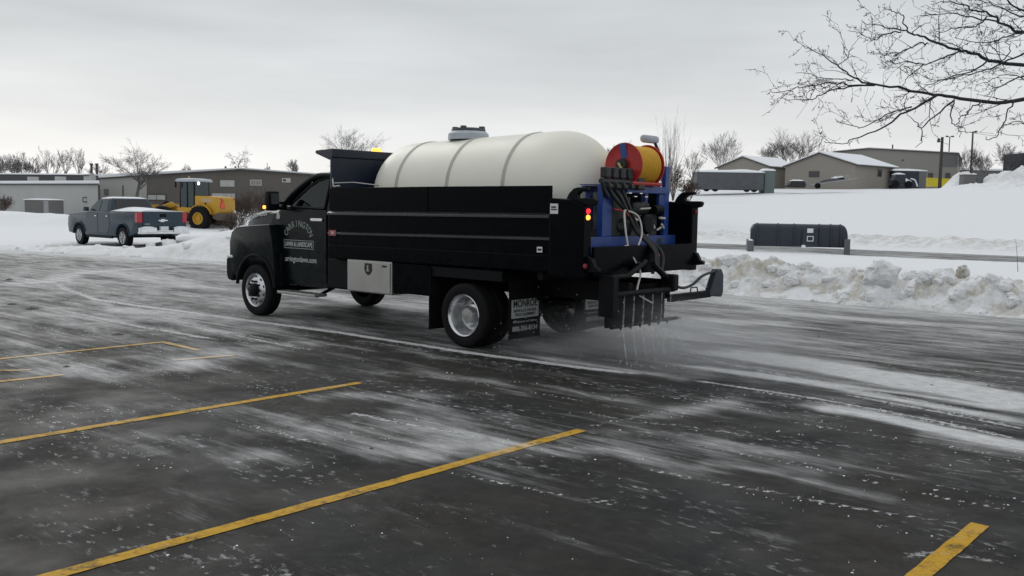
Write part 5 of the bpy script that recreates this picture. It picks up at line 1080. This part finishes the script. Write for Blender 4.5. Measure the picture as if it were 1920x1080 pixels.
q = dw*2.4; f = MB().box((q[0]-.3, q[1]-.12, 1.6), (q[0]+.3, q[1]+.05, 2.1)).build('vent_grille', 'trim_dark', T); MB().box((q[0]-.2, q[1]-.14, 1.7), (q[0]+.2, q[1]-.1, 2.0)).build('vent_face', 'wall_white', f)
MB().box((-.2, -.08, 0), (.0, -.01, hz)).build('downpipe', 'trim_dark', T)
a = atY(-200, 380, 142); b = atY(158, 380, 135); d = (b-a)[:2]; Lh = np.linalg.norm(d); ang = math.atan2(d[1], d[0])
T = thing('dark_roof_hall', 'long hall with black roof band behind the white building', 'building', (a[0], a[1], 0), ang)
hz = zat(158, 341, 135); h2 = zat(158, 328, 135); MB().box((0, 0, -1), (Lh, 14, hz)).build('wall', 'wall_grey', T)
rf = MB().prism([(-.3, hz), (.3, h2), (14, h2), (14, hz)], -.2, Lh+.2, 'yz').build('roof', 'roof_dark', T); MB().prism([(.2, h2+.01), (14, h2+.01), (14, h2+.25), (.3, h2+.2)], 0, Lh, 'yz').build('roof_snow', 'snow', rf)
MB().lathe([(0, -.1), (.7, -.1), (.7, .1), (0, .1)], 14, 'x', (Lh+.3, 1.5, hz+.6)).build('roof_fan', 'wall_light', T)
# brown hall with gable to the camera
YB = 108
def bx_(px, py): q = atY(px, py, YB); return q[0], q[2]
x0, zl = bx_(188, 336); xm, zp = bx_(452, 319); x1, zr = bx_(655, 334); xs_, _ = bx_(275, 340)
T = thing('brown_hall', 'wide brown metal hall with shallow snowy gable behind the loader', 'building', (xm, YB, 0), 0)
x0 -= xm; x1 -= xm; xs_ -= xm
zs = zl+(zp-zl)*(xs_-x0)/(0-x0)
MB().prism([(xs_, -1), (x1, -1), (x1, zr), (0, zp), (xs_, zs)], 0, 25).build('wall', 'wall_brown', T)
MB().prism([(x0, -1), (xs_-.003, -1), (xs_-.003, zs), (x0, zl)], -.05, 25).build('light_wall', 'wall_light', T)
rf = MB().prism([(x0-.3, zl), (0, zp), (x1+.3, zr), (x1+.3, zr+.14), (0, zp+.14), (x0-.3, zl+.14)], -.3, 25.3).build('roof_edge', 'trim_dark', T)
MB().prism([(x0-.2, zl+.145), (0, zp+.145), (x1+.2, zr+.145), (x1+.2, zr+.28), (0, zp+.30), (x0-.2, zl+.55)], .0, 25).build('roof_snow', 'snow', rf)
for (px0, px1, py0, py1, m) in ((413, 440, 350, 338, 'pane_light'), (469, 491, 348, 337, 'wall_grey'), (529, 545, 342, 334, 'pane_dark'), (398, 441, 390, 363, 'pane_light'), (276, 312, 376, 364, 'pane_light')):
    a, z0 = bx_(px0, py0); b, z1 = bx_(px1, py1); f = MB().box((a-xm, -.07, z0), (b-xm, .0, z1)).build('window', 'pane_light' if px0 == 529 else 'trim_dark' if px0 == 276 else 'wall_light', T)
    e = .12; MB().box((a-xm+e, -.085, z0+e), ((a+b)/2-xm-e*.3, -.06, z1-e)).build('pane', m, f); MB().box(((a+b)/2-xm+e*.3, -.085, z0+e), (b-xm-e, -.06, z1-e)).build('pane', m if px0 != 529 else 'pane_light', f)
a, z0 = bx_(231, 395); b, z1 = bx_(246, 348); MB().box((a-xm, -.10, z0), (a-xm+.12, -.051, z1)).build('downpipe', 'trim_dark', T); a, z0 = bx_(196, 366); MB().box((a-xm, -.12, z0), (a-xm+.5, -.051, z0+.7)).build('meter_box', 'wall_darkgrey', T)
for px in (378, 398): a, z0 = bx_(px, 320); MB().tube([(a-xm, 9, z0-.6), (a-xm, 9, z0+.9)], .12, 6).build('vent_pipe', 'trim_dark', rf)
for px in (172, 182):
    c = atY(px, 330, 150); T = thing('chimney_stack', 'thin dark chimney, the %s of two left of the bare tree' % ('left' if px == 172 else 'right'), 'chimney', (c[0], c[1], 0)); MB().tube([(0, 0, 0), (0, 0, zat(px, 307, 150))], .2, 8).build('shaft', 'roof_dark', T); MB().lathe([(.2, 0), (.27, .1), (.27, .35), (0, .35)], 8, 'z', (0, 0, zat(px, 307, 150)-.3)).build('cap', 'roof_dark', T)
# enclosure box
T, Lb, zt = boxthing('dumpster_enclosure', 'grey box enclosure in front of the white building', 'enclosure', 46, 92, 398, 372, 90, 3, 'wall_darkgrey', .12, wheels=False); MB().box((Lb-.5, -.03, -.2), (Lb-.03, .0, zt-.1)).build('side_panel', 'galv', T)
# far dark building sliver at the right frame edge
a = atY(1914, 345, 130); T = thing('dark_shed', 'dark shed cut off by the right picture edge', 'shed', (a[0], a[1], a[2]), 0); MB().box((0, 0, -1), (6, 5, zat(1914, 287, 130)-a[2])).build('wall', 'trailer_dark', T); MB().box((-.2, -.2, zat(1914, 287, 130)-a[2]), (6.2, 5.2, zat(1914, 287, 130)-a[2]+.2)).build('roof', 'snow', T)
c = atY(1860, 333, 160); T = thing('flat_shed', 'low long grey shed behind the far right snow piles', 'shed', (c[0]-10, c[1], c[2]-2), 0); MB().box((0, 0, -1), (22, 5, 3.2)).build('wall', 'wall_darkgrey', T); MB().box((-.2, -.2, 3.2), (22.2, 5.2, 3.5)).build('roof', 'snow', T)
# poles
def pole(name, label, px, pyb, pyt, Y, r, heads, material='wood_pole'):
    b = atY(px, pyb, Y); zt = zat(px, pyt, Y)
    T = thing(name, label, 'pole' if name == 'utility_pole' else 'lamp post', (b[0], b[1], b[2]-.3)); h = zt-b[2]+.3
    MB().tube([(0, 0, 0), (0, 0, h)], [r, r*.75], 8).build('pole', material, T, smooth=True)
    for hx in heads:
        if name == 'utility_pole':
            MB().tube([(0, 0, h-.3), (hx, 0, h-.2)], .04, 6).build('arm', 'galv', T); MB().lathe([(.03, h), (.14, h-.1), (.2, h-.5), (0, h-.55)], 10, 'z', (hx, 0, -.1)).build('lamp_head', 'trim_dark', T)
        else:
            MB().tube([(0, 0, h-.1), (hx*.5, 0, h)], .05, 6).build('arm', 'trim_dark', T); MB().box((min(hx*.4, hx), -.15, h-.1), (max(hx*.4, hx), .15, h+.15)).build('lamp_head', 'trim_dark', T, bevel=.04)
    return T
pole('utility_pole', 'dark wooden utility pole in front of the warehouse corner', 1762, 348, 257, 112, .22, (-.42,))
pole('lamp_post', 'thin double headed lamp post rising behind the warehouse', 1776, 345, 256, 165, .12, (-.7, .7), 'trim_dark')
pole('lamp_post', 'tall single headed lamp post right of the warehouse', 1819, 340, 247, 140, .16, (.6,), 'trim_dark')

# ------------------------------------------------------------------ bare trees
def segmesh(name, segs, material, parent, n=3):
    S = np.array(segs, np.float64); p0, p1, r0, r1 = S[:, 0:3], S[:, 3:6], S[:, 6], S[:, 7]
    d = p1-p0; L = np.linalg.norm(d, axis=1, keepdims=True)+1e-9; d = d/L; up = np.where(np.abs(d[:, 2:3]) < .9, np.array([[0, 0, 1.]]), np.array([[1., 0, 0]]))
    a = np.cross(d, up); a /= np.linalg.norm(a, axis=1, keepdims=True); b = np.cross(a, d)
    V = np.empty((len(S), 2*n, 3))
    for k in range(n):
        c, s = math.cos(2*math.pi*k/n), math.sin(2*math.pi*k/n); o = a*c+b*s
        V[:, k] = p0+o*r0[:, None]; V[:, n+k] = p1+o*r1[:, None]
    f = np.array([(k, (k+1) % n, n+(k+1) % n, n+k) for k in range(n)]); Q = (f[None]+(2*n*np.arange(len(S)))[:, None, None]).reshape(-1, 4)
    return fastmesh(name, V.reshape(-1, 3), Q, material, parent, smooth=True)
def grow(rg, p, d, L, r, lvl, out, spread=.6, kids=(3, 5), maxl=4, up=.12, wig=.18, minr=.006, shrink=.62):
    n = 4; q = Vector(p); dd = Vector(d).normalized(); nodes = [(q.copy(), dd.copy(), r)]
    for i in range(n):
        w = wig*(.35 if lvl == 0 else 1)
        dd = (dd+Vector((rg.gauss(0, w), rg.gauss(0, w), rg.gauss(0, w)+up*(lvl > 0)))).normalized(); q2 = q+dd*(L/n); ra = r*(1-.6*i/n); rb = r*(1-.6*(i+1)/n)
        out[0 if lvl < 1 else 1].append((*q, *q2, max(minr, ra), max(minr*.8, rb))); q = q2; nodes.append((q.copy(), dd.copy(), rb))
    if lvl >= maxl: return
    k = rg.randint(*kids)+(3 if lvl == 0 else 0)
    for j in range(k):
        t = rg.uniform(.25 if lvl else .5, 1) if j else 1.0; i = min(n-1, int(t*n)); pt = nodes[i][0].lerp(nodes[i+1][0], t*n-i); bd = nodes[i+1][1]
        ax = bd.orthogonal().normalized(); ax.rotate(Matrix.Rotation(rg.uniform(0, 6.283), 3, bd)); sp = spread*rg.uniform(.5, 1.3)*(.4 if j == 0 else 1); nd = (bd*math.cos(sp)+ax*math.sin(sp)).normalized()
        grow(rg, pt, nd, L*(shrink if lvl else shrink*1.5)*rg.uniform(.75, 1.15), nodes[i+1][2]*rg.uniform(.5, .75), lvl+1, out, spread, kids, maxl, up, wig, minr, shrink)
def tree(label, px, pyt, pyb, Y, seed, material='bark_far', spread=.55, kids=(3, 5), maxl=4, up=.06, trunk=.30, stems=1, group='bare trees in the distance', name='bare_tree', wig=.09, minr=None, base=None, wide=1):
    b = atY(px, pyb, Y); H = zat(px, pyt, Y)-b[2]; T = thing(name, label, 'tree' if name == 'bare_tree' else 'shrub', (b[0], b[1], b[2]-.3 if base is None else base), 0, group)
    rg = random.Random(seed); out = ([], []); mr = minr or Y*.00006
    for s in range(stems):
        a = rg.uniform(0, 6.28); k = 0 if stems == 1 else .35
        grow(rg, (k*math.cos(a)*.12, k*math.sin(a)*.12, 0), (k*math.cos(a)*.7, k*math.sin(a)*.7, 1), H*trunk, H*(.024 if stems == 1 else .013), 0, out, spread, kids, maxl, up, wig, mr, .58)
    allz = max(max(s[2], s[5]) for s in out[1]); f = (H+.3)/allz; g = f*wide
    sc_ = lambda L: [(s[0]*g, s[1]*g, s[2]*f, s[3]*g, s[4]*g, s[5]*f, max(mr, s[6]*f), max(mr*.8, s[7]*f)) for s in L]
    segmesh('trunk', sc_(out[0]), material, T, 6); segmesh('crown', sc_(out[1]), material, T, 3); return T
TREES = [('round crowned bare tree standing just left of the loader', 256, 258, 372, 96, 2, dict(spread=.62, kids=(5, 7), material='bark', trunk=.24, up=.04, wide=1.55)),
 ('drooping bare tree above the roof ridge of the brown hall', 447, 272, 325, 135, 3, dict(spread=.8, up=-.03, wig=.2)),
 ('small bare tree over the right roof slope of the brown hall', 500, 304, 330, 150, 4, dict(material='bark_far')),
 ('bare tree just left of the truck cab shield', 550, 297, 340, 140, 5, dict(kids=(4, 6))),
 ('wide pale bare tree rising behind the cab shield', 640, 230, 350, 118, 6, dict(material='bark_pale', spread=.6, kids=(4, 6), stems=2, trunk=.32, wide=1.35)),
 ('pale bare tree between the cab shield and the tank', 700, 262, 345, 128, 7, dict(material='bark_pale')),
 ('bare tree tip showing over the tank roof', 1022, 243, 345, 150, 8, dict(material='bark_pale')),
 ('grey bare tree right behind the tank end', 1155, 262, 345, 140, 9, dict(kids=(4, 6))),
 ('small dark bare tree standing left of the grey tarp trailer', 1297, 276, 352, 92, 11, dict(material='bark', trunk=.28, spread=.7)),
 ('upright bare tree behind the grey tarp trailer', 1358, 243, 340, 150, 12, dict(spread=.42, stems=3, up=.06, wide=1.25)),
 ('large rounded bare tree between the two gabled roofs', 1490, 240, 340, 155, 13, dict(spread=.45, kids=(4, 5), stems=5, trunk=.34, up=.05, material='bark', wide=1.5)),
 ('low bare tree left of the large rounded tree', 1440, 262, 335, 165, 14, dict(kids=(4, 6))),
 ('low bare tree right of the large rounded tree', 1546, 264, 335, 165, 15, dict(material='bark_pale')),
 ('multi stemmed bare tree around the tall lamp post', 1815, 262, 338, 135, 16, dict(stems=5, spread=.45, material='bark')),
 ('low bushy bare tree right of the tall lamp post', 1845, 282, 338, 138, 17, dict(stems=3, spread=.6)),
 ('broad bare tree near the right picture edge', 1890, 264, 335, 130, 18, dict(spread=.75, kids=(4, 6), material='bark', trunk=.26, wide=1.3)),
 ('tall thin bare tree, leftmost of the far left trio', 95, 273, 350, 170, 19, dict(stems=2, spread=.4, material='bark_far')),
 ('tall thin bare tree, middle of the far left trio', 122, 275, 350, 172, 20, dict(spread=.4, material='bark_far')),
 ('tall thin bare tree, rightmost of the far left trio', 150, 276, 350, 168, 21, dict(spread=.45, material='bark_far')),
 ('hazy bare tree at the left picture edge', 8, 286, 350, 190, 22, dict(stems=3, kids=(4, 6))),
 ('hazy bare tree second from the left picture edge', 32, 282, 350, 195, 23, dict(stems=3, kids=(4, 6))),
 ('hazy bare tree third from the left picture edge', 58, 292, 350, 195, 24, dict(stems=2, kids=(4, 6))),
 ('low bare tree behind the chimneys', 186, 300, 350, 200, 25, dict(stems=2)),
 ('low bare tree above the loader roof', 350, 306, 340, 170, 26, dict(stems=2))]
for lab, px, t, b_, Y, sd_, kw in TREES: tree(lab, px, t, b_, Y, sd_*7+1, **kw)
tree('tall wispy sapling clump rising behind the hose reel', 1252, 198, 360, 62, 31, material='bark_far', stems=6, spread=.22, kids=(2, 3), maxl=3, up=.12, trunk=.45, wig=.06, group='shrubs', name='sapling_clump')
for lab, px, t, b_, Y, sd_ in (('brown leafless shrub right of the hose reel', 1262, 300, 368, 64, 41), ('snow dusted shrub at the truck rear corner', 1292, 335, 372, 60, 42), ('dark brown bush right behind the loader tail', 455, 352, 425, 62, 43), ('brown bush between loader and truck mirror', 482, 345, 425, 66, 44), ('low brown bush above the truck hood', 505, 362, 420, 58, 45), ('low twiggy bush at the loader rear wheel', 438, 392, 436, 56, 46), ('thin brown bush left of the white building door', 5, 362, 402, 84, 47)):
    tree(lab, px, t, b_, Y, sd_, material='shrub', stems=9, spread=.6, kids=(3, 4), maxl=3, up=.05, trunk=.5, wig=.2, group='shrubs', name='bare_shrub', minr=.010)
# weed stalk at the right edge
c = atY(1910, 488, 24); T = tag(MB().tube([(0, 0, -.3), (-.05, 0, .15), (-.10, .02, .55)], [.008, .004], 5).build('weed_stalk', 'bark', loc=(c[0], c[1], c[2])), 'thin dry weed stalk above the bank at the right edge', 'stalk')

# ------------------------------------------------------------------ near tree reaching in from the right
YT = 10.0
trx = atY(2420, 400, 10.4); NT = thing('overhanging_tree', 'dark bare tree reaching in with crooked branches at the upper right', 'tree', (trx[0], trx[1], 0))
base = np.array([trx[0], trx[1], 0])
LIMBS = [  # (pixels, depths, start radius, end radius)
 ([(2380, 250), (2200, 200), (2050, 170), (1920, 186), (1885, 192), (1800, 185), (1750, 178), (1700, 168), (1640, 158), (1600, 145), (1570, 122), (1535, 100), (1505, 85)], (10.3, 9.7), .055, .004),
 ([(1640, 158), (1600, 160), (1560, 155), (1500, 165), (1470, 172), (1440, 176)], (9.8, 9.5), .012, .003), ([(1640, 160), (1590, 163), (1550, 172), (1530, 184), (1510, 187), (1490, 186), (1462, 184)], (9.8, 10.1), .011, .003),
 ([(1600, 150), (1570, 148), (1540, 146), (1520, 138), (1492, 137)], (9.8, 10.2), .008, .003), ([(1570, 122), (1590, 110), (1592, 98), (1602, 90)], (9.8, 9.6), .006, .003),
 ([(1755, 180), (1700, 210), (1650, 242), (1610, 258), (1580, 270), (1545, 265)], (9.9, 9.4), .016, .003), ([(1710, 200), (1660, 215), (1620, 238), (1600, 236), (1566, 223)], (9.8, 9.3), .009, .003),
 ([(1790, 187), (1750, 220), (1727, 240), (1715, 228), (1700, 212)], (9.9, 10.3), .012, .003), ([(1727, 240), (1728, 262), (1716, 277)], (10.2, 10.3), .007, .003),
 ([(1788, 188), (1785, 225), (1796, 238), (1800, 258)], (9.9, 9.5), .009, .003), ([(1840, 190), (1820, 205), (1800, 222), (1796, 235), (1815, 250)], (9.9, 9.4), .009, .003),
 ([(1900, 192), (1886, 225), (1872, 252), (1852, 262), (1848, 256)], (9.9, 9.6), .010, .003), ([(1930, 235), (1905, 228), (1890, 230)], (9.9, 10.1), .008, .003),
 ([(2380, 180), (2200, 150), (2050, 130), (1920, 122), (1870, 115), (1820, 100), (1790, 92), (1750, 78), (1720, 65), (1690, 57), (1660, 52), (1640, 46), (1616, 42)], (10.4, 9.9), .05, .004),
 ([(1705, 62), (1694, 45), (1690, 28), (1672, 22), (1658, 15)], (10, 9.8), .010, .003), ([(1690, 60), (1660, 64), (1640, 74), (1625, 70), (1605, 62), (1590, 58)], (10, 10.3), .009, .003), ([(1712, 62), (1725, 48), (1745, 42)], (10, 10.2), .006, .003),
 ([(1740, 80), (1715, 85), (1690, 98), (1670, 100), (1650, 107)], (10, 9.7), .009, .003), ([(1800, 96), (1770, 108), (1735, 122), (1715, 135), (1697, 150), (1693, 168)], (10.1, 9.9), .011, .003), ([(1860, 112), (1820, 135), (1780, 145), (1745, 158), (1720, 170)], (10.1, 9.8), .012, .003),
 ([(1735, 122), (1700, 115), (1680, 120), (1660, 112), (1650, 108)], (10, 10.2), .007, .003), ([(1920, 100), (1880, 118), (1850, 130), (1810, 140), (1770, 150), (1740, 165)], (10.3, 10), .013, .003),
 ([(2330, 80), (2150, 90), (2020, 75), (1920, 60), (1890, 48), (1860, 30), (1830, 20), (1800, 8), (1770, 4), (1745, 8)], (10.6, 10), .045, .004),
 ([(1880, 45), (1840, 38), (1800, 28), (1770, 26), (1735, 30)], (10.2, 9.9), .012, .003), ([(1850, 32), (1830, 50), (1800, 52), (1770, 60), (1752, 56)], (10.2, 10.4), .010, .003), ([(1920, 62), (1880, 70), (1855, 80), (1820, 78), (1790, 70)], (10.3, 9.8), .011, .003),
 ([(2330, -60), (2100, -30), (1980, 10), (1920, 20), (1895, 8), (1880, -10), (1850, -30)], (10.7, 10.3), .04, .006), ([(1960, 30), (1910, 30), (1880, 15), (1850, 5), (1815, -8)], (10.4, 10.1), .012, .003), ([(1930, 140), (1900, 150), (1870, 165), (1850, 180)], (10.2, 9.8), .010, .003),
 ([(1960, 160), (1920, 150), (1890, 140), (1860, 148), (1830, 160)], (10.2, 10.5), .010, .003), ([(1875, 115), (1895, 95), (1890, 75), (1900, 60)], (10.1, 9.9), .008, .003)]
rg = random.Random(5); segs = [[], []]
def to_local(p): return np.array(p)-base
def twig(p, d, L, r, lvl):
    q = np.array(p, float); dd = np.array(d, float); dd /= np.linalg.norm(dd)+1e-9; n = 4
    for i in range(n):
        dd = dd+np.array([rg.gauss(0, .16), rg.gauss(0, .15), rg.gauss(0, .15)]); dd /= np.linalg.norm(dd); q2 = q+dd*L/n; a = max(.0016, r*(1-.2*i)); segs[1].append((*q, *q2, a, max(.0014, a*.85)))
        if lvl < 2 and rg.random() < (.75 if lvl == 0 else .5):
            s = np.array([rg.gauss(0, .55), rg.gauss(0, .6), rg.gauss(.05, .5)]); twig(q2, dd*.8+s, L*rg.uniform(.35, .65), a*.7, lvl+1)
        if rg.random() < .35: segs[1].append((*q2, *(q2+np.array([rg.gauss(0, 1), rg.gauss(0, 1), rg.gauss(0, 1)])*.012), max(.003, a*1.1), .002))
        q = q2
for px, (d0, d1), r0, r1 in LIMBS:
    n = len(px); P = [atY(x, y, d0+(d1-d0)*i/(n-1)) for i, (x, y) in enumerate(px)]; P = [to_local(p) for p in P]; big = r0 > .03
    Q = []
    for i in range(n-1):
        a, b, c, d = P[max(0, i-1)], P[i], P[i+1], P[min(n-1, i+2)]
        for k in range(4):
            t = k/4; Q.append(.5*(2*b+(c-a)*t+(2*a-5*b+4*c-d)*t*t+(3*b-a-3*c+d)*t**3)+np.array([rg.gauss(0, .008), rg.gauss(0, .02), rg.gauss(0, .008)])*(0 if k == 0 else 1))
    Q.append(P[-1]); m = len(Q)
    kk = .62 if big else .9; rad = [(r0+(r1-r0)*(i/(m-1))**.75)*kk for i in range(m)]
    MB().tube(([(0, 0, max(.9, P[0][2]-.7))] if big else [])+[tuple(q) for q in Q], ([rad[0]*1.6] if big else [])+rad, 6).build('limb', 'bark_near', NT, smooth=True)
    for i in range(m-1):
        kk = .62 if big else .9; ra = (r0+(r1-r0)*(i/(m-1))**.75)*kk; rb = (r0+(r1-r0)*((i+1)/(m-1))**.75)*kk;
        L = np.linalg.norm(Q[i+1]-Q[i]); dirn = (Q[i+1]-Q[i])/L
        if rg.random() < min(1, L*5.2):
            s = np.array([rg.gauss(-.1, .5), rg.gauss(0, .7), rg.gauss(.05, .5)]); twig(Q[i], dirn*.9+s, rg.uniform(.14, .42), max(.0028, min(.006, ra*.45)), 0)
MB().tube([(0, 0, -.2), (.02, 0, 1.2), (-.03, .03, 2.4), (.05, 0, 4.0), (0, .05, 6.5)], [.17, .14, .12, .09, .03], 10).build('trunk', 'bark_near', NT, smooth=True)
g_ = ([], [])
for k in range(9): a = k*2.4; grow(rg, (0, 0, 2.2+k*.45), (math.cos(a)*.8+.35, math.sin(a)*.8, .5), 2.6-.15*k, .045, 1, g_, .6, (3, 4), 3, .02, .2, .003)
keep = [s for s in g_[1] if s[0] > -.4]
segmesh('twigs', segs[1]+keep, 'bark_near', NT, 4)
